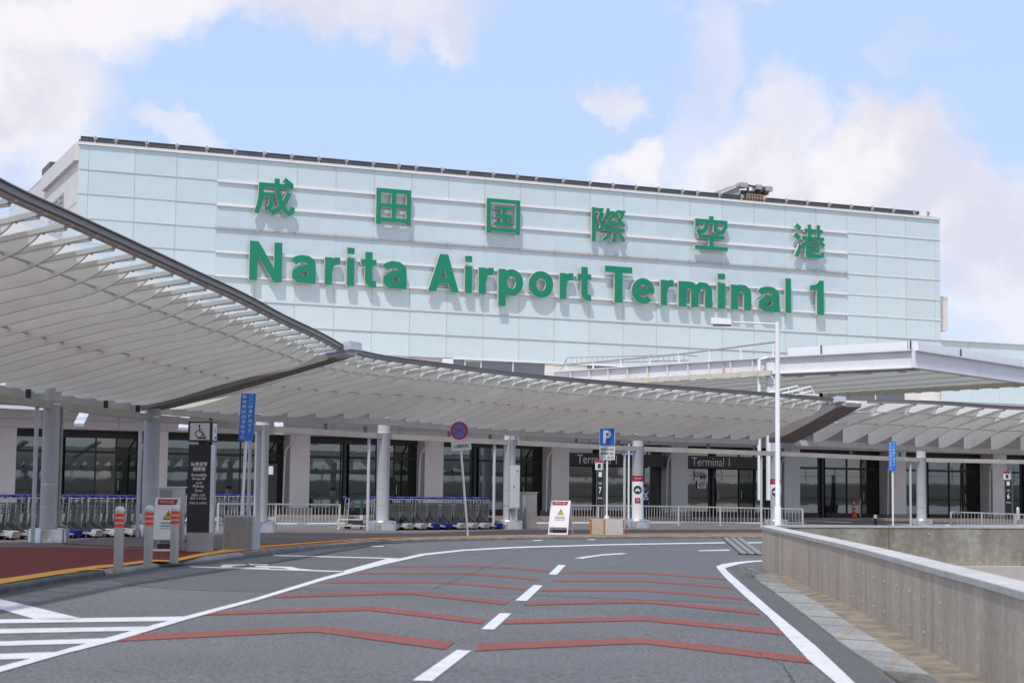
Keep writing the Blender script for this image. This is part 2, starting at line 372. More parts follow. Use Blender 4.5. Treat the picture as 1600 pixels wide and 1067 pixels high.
# ---- lettering: built-in font, each string one flat raised mesh fitted to a rectangle
_cache = {}
def glyphs(body, bold=0.0, extrude=0.01, res=3, spacing=1.0):
    key = (body, bold, extrude, res, spacing)
    if key in _cache: return _cache[key]
    c = bpy.data.curves.new('lettering', 'FONT'); c.body = body; c.size = 1; c.offset = bold; c.extrude = extrude; c.resolution_u = res; c.space_line = .95; c.align_x = 'CENTER'; c.space_character = spacing
    o = bpy.data.objects.new('lettering', c); COL.objects.link(o)
    me = bpy.data.meshes.new_from_object(o.evaluated_get(bpy.context.evaluated_depsgraph_get()))
    bpy.data.objects.remove(o); bpy.data.curves.remove(c)
    V = [v.co.copy() for v in me.vertices]; F = [tuple(p.vertices) for p in me.polygons]; bpy.data.meshes.remove(me)
    _cache[key] = (V, F); return V, F
def lettering(body, m, parent, cx, cz, w=None, h=None, y=0.0, depth=.004, bold=.012, name='lettering', rot=None, side=None, edge=None, spacing=1.0):
    """fitted on the local x-z plane facing -y, centred at (cx, cz); side='x' puts it on a face looking +x"""
    V, F = glyphs(body, bold, .01, 3, spacing)
    x0 = min(v.x for v in V); x1 = max(v.x for v in V); y0 = min(v.y for v in V); y1 = max(v.y for v in V)
    sx = w / (x1 - x0) if w else None; sy = h / (y1 - y0) if h else None
    sx = sx or sy; sy = sy or sx
    vs = []
    for v in V:
        a = (v.x - (x0 + x1) / 2) * sx; b = (v.y - (y0 + y1) / 2) * sy; d = -depth if v.z > 0 else 0
        if rot: a, b = a * math.cos(rot) - b * math.sin(rot), a * math.sin(rot) + b * math.cos(rot)
        if side == 'x': vs.append((y - d, cx + a, cz + b))
        else: vs.append((cx + a, y + d, cz + b))
    mb = MB(); mb.add(vs, F)
    o = mb.build(name, m, parent)
    if edge:
        o.data.materials.append(M[edge])
        for p in o.data.polygons:
            if abs(p.normal.y) < .5: p.material_index = 1
    return o

# ------------------------------------------------------------------ curves
def catmull(pts, n=8):
    P = [Vector(p) for p in pts]; P = [P[0] * 2 - P[1]] + P + [P[-1] * 2 - P[-2]]; out = []
    for i in range(1, len(P) - 2):
        for k in range(n):
            t = k / n; a, b, c, d = P[i - 1], P[i], P[i + 1], P[i + 2]
            out.append(.5 * ((2 * b) + (-a + c) * t + (2 * a - 5 * b + 4 * c - d) * t * t + (-a + 3 * b - 3 * c + d) * t ** 3))
    out.append(P[-2]); return out
def arclen(pts):
    s = [0]
    for a, b in zip(pts, pts[1:]): s.append(s[-1] + (Vector(b) - Vector(a)).length)
    return s
def at_len(pts, s, L):
    if L <= 0:
        d = (pts[1] - pts[0]).normalized(); return pts[0] + d * L, d
    for i in range(len(s) - 1):
        if L <= s[i + 1]:
            t = (L - s[i]) / max(1e-9, s[i + 1] - s[i]); return pts[i].lerp(pts[i + 1], t), (pts[i + 1] - pts[i]).normalized()
    d = (pts[-1] - pts[-2]).normalized(); return pts[-1] + d * (L - s[-1]), d
def resample(pts, step):
    s = arclen(pts); n = max(1, round(s[-1] / step)); return [at_len(pts, s, s[-1] * i / n)[0] for i in range(n + 1)]
def offset2(pts, d):                 # to the left of travel
    out = []
    for i, p in enumerate(pts):
        t = (pts[min(i + 1, len(pts) - 1)] - pts[max(i - 1, 0)]); t = Vector((t.x, t.y)).normalized()
        out.append(Vector((p.x - t.y * d, p.y + t.x * d, 0)))
    return out
def on(pts, h): return [Vector((p.x, p.y, gz(p.x, p.y) + h)) for p in pts]
KH = 0.09                            # kerb height

# kerb foot read from the far-left to beyond the parapet
kerb_px = [(0, 929), (87, 912), (160, 901), (250, 885.5), (325, 877), (400, 867), (525, 855), (625, 847.5), (800, 843), (950, 841.5), (1190, 840.5), (1400, 840.5), (1650, 841)]
kp = [G(u, v) for u, v in kerb_px]
kp = [kp[0] + (kp[0] - kp[1]).normalized() * 22] + [kp[0] + (kp[0] - kp[1]).normalized() * 8] + kp
kerb = resample([Vector((p.x, p.y, 0)) for p in catmull(kp, 6)], .6)

# parapet foot on the road side
wall_px = [(1191, 886), (1200, 892), (1262, 923), (1325, 955), (1387, 990), (1450, 1028.5), (1525, 1072)]
wp = [G(u, v) for u, v in wall_px]
d_ = (wp[-1] - wp[-2]).normalized()
wp = wp + [wp[-1] + d_ * 6, wp[-1] + d_ * 14 + Vector((.6, 0, 0)), wp[-1] + d_ * 30 + Vector((3, 0, 0))]
near_wall = resample([Vector((p.x, p.y, 0)) for p in catmull(wp, 6)], .5)     # from the far corner towards the camera
c0 = near_wall[0]
# far arm of the parapet: turns the corner and runs off to the right
far_raw = [c0 + Vector((.0, .0, 0)), c0 + Vector((.22, .42, 0)), c0 + Vector((.8, .85, 0)), c0 + Vector((2.0, 1.35, 0)), c0 + Vector((4.5, 2.2, 0)), c0 + Vector((7.5, 2.9, 0)), c0 + Vector((12, 3.6, 0)), c0 + Vector((22, 4.2, 0)), c0 + Vector((45, 5, 0))]
far_wall = resample(catmull(far_raw, 6), .5)

# ---- road sheet: everything left of and behind the parapet
WT = .26
def ground_sheet(name, poly, h, m, parent=None):
    import bmesh
    bm = bmesh.new(); vs = [bm.verts.new((p.x, p.y, gz(p.x, p.y) + h)) for p in poly]
    f = bm.faces.new(vs); bmesh.ops.triangulate(bm, faces=[f])
    me = bpy.data.meshes.new(name); bm.to_mesh(me); bm.free()
    me.materials.append(M[m]); o = bpy.data.objects.new(name, me); COL.objects.link(o)
    if parent: o.parent = parent
    else: o['kind'] = 'structure'
    return o
nw_ = offset2(near_wall, WT * .5); fw_ = offset2(far_wall, -.15)
fw_ = [p for p in fw_ if p.x > nw_[0].x + .01 and p.y > nw_[0].y]
rb = MB()
def g0(x, y): return (x, y, gz(x, y))
nw_ = nw_ + [Vector((nw_[-1].x, -120, 0))]
rb.add([g0(p.x, p.y) for p in nw_] + [g0(-400, p.y) for p in nw_], [(i, i + 1, len(nw_) + i + 1, len(nw_) + i) for i in range(len(nw_) - 1)])
fl_ = [nw_[0]] + fw_ + [Vector((400, fw_[-1].y + 3, 0))]
rb.add([g0(p.x, p.y) for p in fl_] + [g0(p.x, 420) for p in fl_], [(i, i + 1, len(fl_) + i + 1, len(fl_) + i) for i in range(len(fl_) - 1)])
rb.add([g0(-400, nw_[0].y), g0(nw_[0].x, nw_[0].y), g0(nw_[0].x, 420), g0(-400, 420)], [(0, 1, 2, 3)])
road = struct('road', rb, 'asphalt')
struct('lower_ground', MB().poly([(-500, -200, -5.5), (600, -200, -5.5), (600, 600, -5.5), (-500, 600, -5.5)]), 'lower')

def mark(name, px, m, h=.004, parent=road):
    return ground_sheet(name, [Vector((*G(u, v).xy, 0)) for u, v in px], h, m, parent)
def ribbon(name, top, bot, m, h=.004):
    T = [G(*p) for p in top]; B = [G(*p) for p in bot]
    mb = MB(); n = len(T)
    mb.strip([(p.x, p.y, gz(p.x, p.y) + h) for p in T], [(p.x, p.y, gz(p.x, p.y) + h) for p in B])
    return mb.build(name, m, road)
# wheel tracks polished darker, cracks and sealed seams
def wob(pts, n=14, amp=2.2):
    out = []
    for (a, b) in zip(pts, pts[1:]):
        for k in range(n): t = k / n; out.append((a[0] + (b[0] - a[0]) * t + random.uniform(-amp, amp), a[1] + (b[1] - a[1]) * t + random.uniform(-amp, amp) * .35))
    return out + [pts[-1]]
def crack(pts, w=.012, m='crack'):
    P = [G(u, v) for u, v in wob(pts)]; A = []; B = []
    for i, p in enumerate(P):
        t = (P[min(i + 1, len(P) - 1)] - P[max(i - 1, 0)]).normalized(); ww = w * random.uniform(.5, 1.3); A.append((p.x - t.y * ww, p.y + t.x * ww, gz(p.x, p.y) + .0095)); B.append((p.x + t.y * ww, p.y - t.x * ww, gz(p.x, p.y) + .0095))
    MB().strip(A, B).build('crack', m, road)
M['crack'] = mat('crack_dark', (.045, .045, .047), .95)
M['sealant'] = mat('crack_sealant', (.07, .07, .073), .6)
crack([(675, 922), (720, 903), (760, 886), (800, 872)], .006); crack([(170, 915), (300, 917), (430, 921)], .007, 'sealant'); crack([(820, 930), (1010, 937), (1190, 944)], .008, 'sealant'); crack([(1240, 1067), (1225, 1040), (1180, 1020)], .005)
# asphalt patches of different age
mark('asphalt_patch', [(400, 918), (640, 925), (800, 928), (1010, 937), (1200, 945), (1160, 905), (1125, 880), (1150, 855), (1190, 852), (1190, 842), (800, 846), (560, 860), (420, 900), (300, 915)], 'asphalt_blue', .002)
mark('asphalt_patch', [(170, 903), (265, 886), (400, 869), (600, 850), (640, 866), (540, 893), (420, 925), (300, 922), (200, 915)], 'asphalt_dark', .003)
# long white edge line
ribbon('edge_line', [(-40, 1052), (0, 1042), (85, 1020), (167, 997), (230, 979.5), (290, 963), (400, 934.5), (505, 902), (600, 878.5), (657, 865.5), (720, 859), (800, 854.5), (960, 850), (1125, 847.3), (1190, 847), (1400, 847)],
       [(-40, 1062), (0, 1051), (90, 1025), (180, 1002), (240, 984), (295, 967.5), (400, 939), (505, 907), (600, 882), (665, 867.5), (725, 860.8), (800, 856.5), (960, 851.6), (1125, 848.9), (1190, 848.6), (1400, 848.6)], 'paint_white', .008)
# hatching at the left
for q in [[(-60, 969), (0, 968), (287, 963.5), (268, 970.5), (0, 974), (-60, 975)], [(-60, 984), (0, 983), (234, 979), (208, 986), (0, 990), (-60, 991)],
          [(-60, 1004), (0, 1002.5), (170, 997.5), (140, 1005.5), (0, 1009.5), (-60, 1011)], [(-60, 1024), (0, 1022), (90, 1019), (57, 1029), (0, 1031), (-60, 1033)],
          [(-60, 925), (0, 936), (70, 952.5), (126, 966.2), (112, 968.3), (54, 967.3), (0, 952), (-60, 938)]]:
    mark('hatch_stripe', q, 'paint_white', .006)
# accessible bay
for q in [[(296, 884.6), (535, 892.2), (533, 893.8), (298, 886)], [(427, 867), (624, 872), (622, 873.3), (429, 868.3)], [(607, 872.2), (625, 872.6), (548, 893.2), (533, 892.9)],
          [(345, 883.5), (352, 882), (383, 881.9), (385, 883), (364, 884.3), (362, 886), (420, 887.5), (424, 889), (360, 887.5), (346, 886)],
          [(388, 880.8), (420, 881.3), (417, 883.2), (392, 883.5)], [(400, 884), (455, 885.7), (468, 888.5), (487, 890), (480, 891), (455, 889.8), (440, 887.2), (398, 886)],
          [(580, 852.6), (600, 852.8), (600, 853.9), (580, 853.9)], [(833, 843.6), (847, 843.6), (847, 844.8), (833, 844.8)], [(918, 842.5), (930, 842.5), (930, 843.6), (918, 843.6)]]:
    mark('white_bay_marking', q, 'paint_white', .006)
# lane dashes
for q in [[(714, 1015.5), (736, 1017), (675, 1064.5), (644, 1063.8)], [(781, 958), (799, 958.8), (772, 983.8), (752, 983.3)], [(834, 914), (848, 914.8), (823, 939), (805, 938.5)],
          [(872.5, 882.5), (884, 882.8), (870, 897.8), (857, 897.5)], [(897, 871.8), (910, 872.6), (940, 867.8), (981, 865.2), (972, 864), (940, 866)], [(1091, 859.8), (1140, 858.4), (1140, 860.1), (1092, 861)]]:
    mark('lane_dash', q, 'paint_white', .006)
# right-hand edge line
ribbon('edge_line', [(1330, 876), (1240, 875.8), (1195, 875.6), (1172, 876.3), (1150, 878.3), (1128, 881.5), (1119, 885), (1122, 890), (1135, 904.5), (1165, 933), (1200, 963.5), (1262, 1030.5), (1305, 1067), (1360, 1112), (1500, 1235)],
       [(1330, 877.3), (1240, 877.3), (1195, 877.3), (1176, 878.3), (1157, 881), (1142, 885), (1133, 887.6), (1136, 892), (1150, 904.5), (1175, 926), (1200, 948), (1275, 1010), (1335, 1067), (1396, 1112), (1550, 1235)], 'paint_white', .008)
# red chevrons
CH = [([(213, 991.3), (400, 983), (487, 979.3), (507, 979.2), (711, 1003.7)], [(182, 1002.3), (400, 991.6), (475, 988), (495, 987.7), (695, 1015)]),
      ([(750, 1005), (800, 1003.8), (985, 996.8), (1005, 996.8), (1200, 1018.4), (1257, 1026)], [(741, 1017.5), (800, 1014.3), (985, 1006.2), (1007, 1006), (1200, 1028.8), (1271, 1037.5)]),
      ([(333, 956.6), (400, 953.6), (572, 947.6), (585, 947.5), (759, 968)], [(318, 961.3), (400, 958.8), (565, 954), (578, 954), (752, 974.5)]),
      ([(790, 968.8), (800, 968.7), (990, 963.3), (1010, 963.3), (1200, 982.5), (1219, 984.5)], [(786, 975), (800, 974.9), (990, 970), (1008, 970), (1200, 989.5), (1225, 992.3)]),
      ([(436, 929.4), (530, 926.5), (625, 923.8), (640, 923.8), (795, 940)], [(427, 934), (530, 931), (625, 928.1), (638, 928.1), (790, 945)]),
      ([(825, 941), (900, 939.3), (997, 937.5), (1012, 937.5), (1184, 954.5)], [(819, 945.8), (900, 943.9), (997, 942), (1010, 942), (1189, 960.3)]),
      ([(508, 907.8), (600, 907.3), (662, 907), (720, 910), (822, 918.5)], [(501, 911.3), (600, 910.8), (668, 910.5), (722, 913.5), (817, 922)]),
      ([(846, 920.5), (930, 920.3), (1005, 920.4), (1080, 925.8), (1161, 933.3)], [(845, 923.8), (930, 923.6), (1005, 923.7), (1080, 929.5), (1167, 938)]),
      ([(563, 894.4), (640, 894.3), (720, 894.3), (780, 898), (843, 903.9)], [(556, 897), (640, 896.9), (718, 896.9), (780, 901), (840, 907)]),
      ([(864.5, 905.6), (940, 905.9), (1012, 906.3), (1080, 911), (1142, 916.8)], [(864, 908.5), (940, 908.9), (1012, 909.3), (1080, 914.3), (1147, 920.5)]),
      ([(606, 883.8), (680, 883.1), (735, 882.6), (800, 885.8), (861, 891.6)], [(600, 886), (680, 885.4), (735, 885), (800, 888.4), (859, 894.2)]),
      ([(877, 893), (940, 893.3), (1007, 893.8), (1070, 898), (1130, 903.8)], [(877, 895.5), (940, 895.9), (1007, 896.4), (1070, 900.8), (1134, 906.6)])]
for t, b in CH: ribbon('red_chevron', t, b, 'paint_red', .006)

# ---- pavements
SW = on(kerb, KH)
def inner_edge(): return
back_px = [(430, 825), (640, 824), (870, 820.5), (1060, 820), (1255, 821), (1500, 823.5)]
bk = [G(u, v, KH) for u, v in back_px]
kback = [bk[0] + Vector((-4.5, -13, 0)), bk[0] + Vector((-7, -30, 0)), bk[0] + Vector((-7.5, -60, 0))]
side_poly = [Vector((p.x, p.y, 0)) for p in offset2(kerb, .17)] + [Vector((60, bk[-1].y + 6, 0))] + [Vector((p.x, p.y, 0)) for p in reversed(bk)] + [Vector((p.x, p.y, 0)) for p in kback]
ksplit = None
pavement = ground_sheet('pavement', side_poly, KH, 'brown_paving')
def band(name, d0, d1, m, h, i0=0, i1=None):
    k = kerb[i0:i1]
    a = on(offset2(k, d0), KH + h); b = on(offset2(k, d1), KH + h)
    return MB().strip(a, b).build(name, m, pavement)
# index along the kerb nearest to a picture column
def kidx(u, v):
    p = G(u, v); return min(range(len(kerb)), key=lambda i: (kerb[i].x - p.x) ** 2 + (kerb[i].y - p.y) ** 2)
iA, iB, iC = kidx(160, 901), kidx(385, 869), kidx(700, 845)
mark_red = [(-400, 905), (-200, 866), (0, 854.5), (100, 855), (222, 857), (290, 859.5), (345, 860)]
rp = [Vector((*G(u, v, KH).xy, 0)) for u, v in mark_red]
ground_sheet('red_paving', rp + [Vector((p.x, p.y, 0)) for p in reversed(offset2(kerb, .17)[:kidx(380, 870)])], KH + .003, 'red_paving', pavement)
ground_sheet('red_paving', [Vector((*G(u, v, KH).xy, 0)) for u, v in [(100, 848.5), (225, 854.5), (225, 856), (100, 850.5)]], KH + .004, 'red_paving', pavement)
band('red_border', .17, .62, 'red_paving', .006, iB - 2, None)
band('red_border', .80, 1.05, 'red_paving', .006, iB - 2, None)
tj = kidx(380, 868)
def ribbon2(top, bot, m, h):
    T = [G(u, v, KH) for u, v in top]; B = [G(u, v, KH) for u, v in bot]
    return MB().strip([(p.x, p.y, gz(p.x, p.y) + KH + h) for p in T], [(p.x, p.y, gz(p.x, p.y) + KH + h) for p in B]).build('tactile_strip', m, pavement)
ribbon2([(-300, 962), (-100, 922), (0, 905), (50, 898), (100, 890.5), (150, 884), (176, 882), (223, 876.2), (240, 875), (265, 875.3), (280, 872), (310, 865.5), (345, 859.8), (380, 858.6)],
        [(-300, 974), (-100, 931), (0, 912.5), (50, 904.5), (100, 896.5), (150, 888.5), (176, 886.3), (223, 880), (240, 877.7), (265, 877.5), (280, 876.5), (310, 870), (345, 864), (380, 860.2)], 'tactile', .010)
ribbon2([(100, 891.5), (130, 889), (160, 889.5)], [(105, 893.2), (132, 891.5), (160, 891)], 'tactile', .012)
band('tactile_strip', .52, .80, 'tactile', .010, tj, None)
band('orange_line', .20, .34, 'paint_orange', .008, 0, iA)
band('orange_line', .20, .34, 'paint_orange', .008, iB, None)
# kerb stones, one by one
kerb_root = thing('kerb', 'long grey kerb curving along the front of the pavement', 'kerb'); del kerb_root['category']; kerb_root['kind'] = 'structure'
for i in range(len(kerb) - 1):
    a, b = kerb[i], kerb[i + 1]
    if a.x > 45: break
    t = (b - a).normalized(); nrm = Vector((-t.y, t.x, 0)); gap = .008
    a2 = a + t * gap; b2 = b - t * gap
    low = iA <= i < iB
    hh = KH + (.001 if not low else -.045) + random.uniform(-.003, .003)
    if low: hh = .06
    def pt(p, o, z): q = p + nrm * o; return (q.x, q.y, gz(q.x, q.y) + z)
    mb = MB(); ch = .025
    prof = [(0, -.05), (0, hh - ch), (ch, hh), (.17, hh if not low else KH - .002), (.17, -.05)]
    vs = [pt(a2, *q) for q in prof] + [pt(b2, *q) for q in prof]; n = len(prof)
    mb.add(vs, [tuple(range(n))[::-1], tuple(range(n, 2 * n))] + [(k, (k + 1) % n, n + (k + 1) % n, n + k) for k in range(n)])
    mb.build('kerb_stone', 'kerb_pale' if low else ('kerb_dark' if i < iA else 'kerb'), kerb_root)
# narrow strip of darker asphalt at the kerb foot
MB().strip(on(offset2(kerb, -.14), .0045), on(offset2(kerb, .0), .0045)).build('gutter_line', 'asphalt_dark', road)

# ------------------------------------------------------------------ parapet
PH = .72
def wall_piece(line, t0, t1, h0, h1, name, m, parent, side=1):
    a = offset2(line, t0 * side); b = offset2(line, t1 * side)
    mb = MB(); n = len(a)
    def lv(P, h): return [Vector((p.x, p.y, gz(p.x, p.y) + h)) for p in P]
    A0, A1, B0, B1 = lv(a, h0), lv(a, h1), lv(b, h0), lv(b, h1)
    mb.add(A0 + A1 + B0 + B1, [(i, i + 1, n + i + 1, n + i) for i in range(n - 1)] + [(2 * n + i, 3 * n + i, 3 * n + i + 1, 2 * n + i + 1) for i in range(n - 1)] +
           [(n + i, n + i + 1, 3 * n + i + 1, 3 * n + i) for i in range(n - 1)] + [(i, 2 * n + i, 2 * n + i + 1, i + 1) for i in range(n - 1)] + [(0, n, 3 * n, 2 * n), (n - 1, 3 * n - 1, 4 * n - 1, 2 * n - 1)])
    return mb.build(name, m, parent, smooth=True)
par = thing('concrete_parapet', 'long streaked grey concrete parapet along the right side of the road', 'parapet', tuple(c0))
def P_(o):
    o.matrix_parent_inverse = Matrix.Translation(-Vector(par.location)); return o
P_(wall_piece(near_wall, 0, WT, -.2, PH, 'wall', 'wall_conc', par))
P_(wall_piece(near_wall, -.012, WT + .012, PH, PH + .05, 'coping', 'coping', par))
# pour joints, tie holes and drips on the road face
s_ = arclen(near_wall)
par2 = thing('concrete_parapet', 'low stained concrete parapet crossing behind the lamp post, over the pale slab edge', 'parapet', tuple(far_wall[0]))
def P2(o):
    o.matrix_parent_inverse = Matrix.Translation(-Vector(par2.location)); return o
fs = arclen(far_wall); nseg = 7; L0 = .01
cuts = [L0, 3.1, 7.5, 12, 17, 24, 34, 50]
for a, b in zip(cuts, cuts[1:]):
    seg = [at_len(far_wall, fs, a + .012 + (b - a - .024) * k / 10)[0] for k in range(11)]
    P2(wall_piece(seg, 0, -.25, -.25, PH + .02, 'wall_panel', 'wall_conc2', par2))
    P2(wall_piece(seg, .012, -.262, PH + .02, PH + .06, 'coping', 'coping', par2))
fw2 = [at_len(far_wall, fs, .3 + k * 1.0)[0] for k in range(50)]
P2(wall_piece(fw2, -.262, -.5, -1.6, -.0, 'slab_edge', 'slab', par2))
P2(wall_piece(fw2, -.05, -.2, -6, -1.6, 'retaining_wall', 'kerb_moss', par2))
nl = arclen(near_wall)
for k in range(9):
    for hh in (.2, .5):
        p, t = at_len(near_wall, nl, 12.5 + k * .9)
        nrm = Vector((-t.y, t.x, 0)) * -1
        q = p + nrm * .001
        b = MB().tube([(q.x, q.y, gz(q.x, q.y) + hh), (q.x + nrm.x * .006, q.y + nrm.y * .006, gz(q.x, q.y) + hh)], .013, 8).build('tie_plug', 'coping', par); P_(b)
for k in range(11):
    for hh in (.62, .06):
        p, t = at_len(far_wall, fs, 4.0 + k * 1.15)
        nrm = Vector((t.y, -t.x, 0)); q = p + nrm * .262
        b = MB().tube([(q.x - nrm.x * .012, q.y - nrm.y * .012, gz(q.x, q.y) + hh), (q.x + nrm.x * .004, q.y + nrm.y * .004, gz(q.x, q.y) + hh)], .017, 8).build('tie_plug', 'coping', par2); P2(b)

# sloped gutter blocks at the foot of the parapet
gb_out = [(1156, 887), (1163, 895), (1180, 906), (1200, 920), (1262, 966), (1325, 1015.5), (1378, 1050.5), (1440, 1092)]
gb_in = [(1168, 885.5), (1177, 888.5), (1188, 893.5), (1203, 901), (1262, 933), (1325, 973), (1398, 1020), (1470, 1066)]
go = [G(u, v) for u, v in gb_out]; gi = [G(u, v, .15) for u, v in gb_in]
go.append(go[-1] + (go[-1] - go[-2]).normalized() * 12); gi.append(gi[-1] + (gi[-1] - gi[-2]).normalized() * 12)
go = catmull(go, 10); gi = catmull(gi, 10); lo_, li_ = arclen(go), arclen(gi)
blocks = thing('gutter_kerb', 'row of sloped concrete blocks along the foot of the parapet', 'kerb'); del blocks['category']; blocks['kind'] = 'structure'
nb = int(lo_[-1] / .62)
for k in range(nb):
    f0 = (k + .012) / nb; f1 = (k + .988) / nb
    oa, _ = at_len(go, lo_, lo_[-1] * f0); ob, _ = at_len(go, lo_, lo_[-1] * f1); ia, _ = at_len(gi, li_, li_[-1] * f0); ib, _ = at_len(gi, li_, li_[-1] * f1)
    j = random.uniform(-.004, .004)
    def q(p, h): return Vector((p.x, p.y, gz(p.x, p.y) + h + j))
    pa = [q(oa, -.05), q(oa, .025), q(ia, .15), q(ia.lerp(oa, -.12), .15), q(ia.lerp(oa, -.12), -.05)]
    pb = [q(ob, -.05), q(ob, .025), q(ib, .15), q(ib.lerp(ob, -.12), .15), q(ib.lerp(ob, -.12), -.05)]
    n = 5
    MB().add(pa + pb, [tuple(range(n))[::-1], tuple(range(n, 2 * n))] + [(i, (i + 1) % n, n + (i + 1) % n, n + i) for i in range(n)]).build('gutter_block', 'kerb_pale' if oa.y > 14.6 else 'kerb_moss', blocks)
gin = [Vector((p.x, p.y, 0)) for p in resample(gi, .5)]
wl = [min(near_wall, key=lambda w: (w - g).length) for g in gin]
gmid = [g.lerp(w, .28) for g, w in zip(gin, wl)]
MB().strip([(p.x - .03, p.y, gz(p.x, p.y) + .050) for p in gin], [(p.x, p.y, gz(p.x, p.y) + .052) for p in gmid]).build('gutter_joint_shade', 'joint_shade', road)  # dark strip paints the shadowed gap behind the raised blocks
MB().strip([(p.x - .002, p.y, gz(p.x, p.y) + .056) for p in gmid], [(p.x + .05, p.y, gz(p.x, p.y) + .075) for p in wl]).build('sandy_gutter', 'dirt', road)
mark('asphalt_patch', [(1140, 886), (1152, 884), (1166, 884), (1160, 890), (1200, 921), (1325, 1017), (1400, 1070), (1440, 1100), (1385, 1100), (1330, 1060), (1275, 1008), (1200, 946), (1175, 924)], 'asphalt_dark', .003)

# ------------------------------------------------------------------ terminal: building axes
YAW = math.radians(23.4)
TX = Vector((math.cos(YAW), math.sin(YAW), 0)); TN = Vector((-math.sin(YAW), math.cos(YAW), 0))   # along / into the building
DG, DU = 99.0, 113.0                          # forward distance of ground floor and of upper wall at picture column 1000
OG = DP(1000, 800, DG); OG.z = 0
OU = DP(1000, 800, DU); OU.z = 0
def fac(u, v, O, back=0.0):                   # (along, height) on a wall plane through O
    d = ray(u, v); p0 = O + TN * back
    k = (p0 - CAM).dot(TN) / d.dot(TN); p = CAM + d * k
    return (p - O).dot(TX), p.z

# ---- upper block with the tall pale glass wall
up = thing('terminal_upper_block', 'tall upper block of the terminal, clad in pale blue-green glass panels', 'terminal building', tuple(OU), YAW)
xL, _ = fac(122.5, 262, OU); xR, _ = fac(1468.8, 440, OU)
zs = [fac(u, v, OU)[1] for u, v in ((122.5, 224), (1468.8, 345.8))]
ZT = sum(zs) / 2
zr = [fac(1468.8, v, OU)[1] for v in (345.8, 377, 407.5, 438.8, 470, 502, 531.5)]
zl = [fac(122.5, v, OU)[1] for v in (224, 261.8, 300.8, 339.5)]
RH = ((zr[0] - zr[6]) / 6 + (zl[0] - zl[3]) / 3) / 2
xs = [fac(u, 440, OU)[0] for u in (205, 271, 338, 402.5, 465.5, 526, 586, 644, 702, 758, 812.5, 867, 920.8, 972, 1022.5, 1075.8, 1125.8, 1175, 1224.5, 1273, 1321, 1367.5, 1415)]
PW = (xs[-1] - xs[0]) / 22
print('upper', xL, xR, zs, RH, PW, [round(b - a, 2) for a, b in zip(xs, xs[1:])])
X0 = xs[0]
xcols = [X0 - PW] + [X0 + i * PW for i in range(23)]; CW = .32
# columns: strip, 23 panels, strip
edges = [xL] + [xL + .55] + [X0 + i * PW for i in range(23)] + [xR - .42, xR]
NR = 10
zi0 = X0 + 2 * PW; zi1 = X0 + 20 * PW          # sign zone
core_y = .12
win_top = 8
xw0 = fac(690, 575, OU)[0]; xw1 = fac(707, 575, OU)[0]; xw2 = fac(1010, 575, OU)[0]
MB().box(xL + .01, xR - .01, core_y, 26, ZT - RH * 10, ZT + .12).build('core_wall', 'cladding', up)
panel_me = {}
def panel(x0, x1, z0, z1, y, m, par, name='glass_panel'):
    g = .007 if 'glass' in name else .02; key = (round(x1 - x0, 3), round(z1 - z0, 3), m)
    if key not in panel_me:
        panel_me[key] = MB().box(0, x1 - x0 - 2 * g, 0, .05, 0, z1 - z0 - 2 * g).mesh(name, m)
    o = put(name, panel_me[key], par, (x0 + g, y + random.uniform(-.002, .002), z0 + g))
    if 'glass' in name: o.rotation_euler = (math.radians(random.uniform(-.16, .16)), 0, math.radians(random.uniform(-.16, .16)))
    return o
for r in range(NR):
    z1 = ZT - r * RH; z0 = z1 - RH
    for a, b in zip(edges, edges[1:]):
        if r >= 8 and b > xw0: continue
        inz = a >= zi0 - .01 and b <= zi1 + .01 and 1 <= r < 5
        panel(a, b, z0, z1, -.02 if not inz else -.05, 'facade2' if inz else 'facade', up)
# horizontal ledges
for r in range(1, NR):
    z = ZT - r * RH
    xe = xR if r < 8 else xw0
    if r in (1, 2, 4, 5):
        MB().box(xL - .03, zi0, -.055, -.02, z - .018, z + .018).build('ledge', 'joint_tan', up)
        MB().box(zi1, xR + .05, -.065, -.02, z - .02, z + .025).build('ledge', 'rail_white', up)
        th = .10 if r < 3 else .065
        MB().box(zi0, zi1, -.16, -.06, z - th, z + th * .6).build('sign_rail', 'rail_white', up)
    elif r == 3:
        MB().box(xL - .03, zi0, -.055, -.02, z - .018, z + .018).build('ledge', 'joint_tan', up)
        MB().box(zi1, xR + .05, -.065, -.02, z - .02, z + .025).build('ledge', 'rail_white', up)
        MB().box(zi0, zi1, -.16, -.1, z + .05, z + .08).build('sign_rail', 'joint_tan', up)
        mb = MB().box(zi0, zi1, -.16, -.1, z - .05, z - .02)
        for i in range(2, 21): mb.box(X0 + i * PW - .03, X0 + i * PW + .03, -.18, -.06, z - .08, z + .12)
        mb.build('sign_rail', 'bracket', up)
    else:
        mb = MB().box(xL - .03, xe, -.06, -.02, z - .016, z + .016)
        for i in range(23):
            if X0 + i * PW < xe: mb.box(X0 + i * PW - .025, X0 + i * PW + .025, -.075, -.02, z - .06, z + .06)
        mb.build('ledge', 'joint_tan', up)
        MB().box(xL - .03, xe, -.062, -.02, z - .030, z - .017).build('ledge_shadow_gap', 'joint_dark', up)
mb = MB()
for x in edges[2:-2]: mb.box(x - .008, x + .008, -.052, .1, ZT - RH * (8 if x > xw0 else 10), ZT)
mb.build('joint', 'joint_tan', up)
# top trim
MB().box(xL - .05, xR + .05, -.14, 1.0, ZT + .005, ZT + .10).build('top_trim', 'rail_white', up)
MB().box(xL - .05, xR + .05, -.10, .9, ZT + .11, ZT + .17).build('top_trim', 'joint_tan', up)
MB().box(xL - .0, xR + .0, .1, 25.9, ZT + .10, ZT + .2).build('roof', 'roofmetal', up)
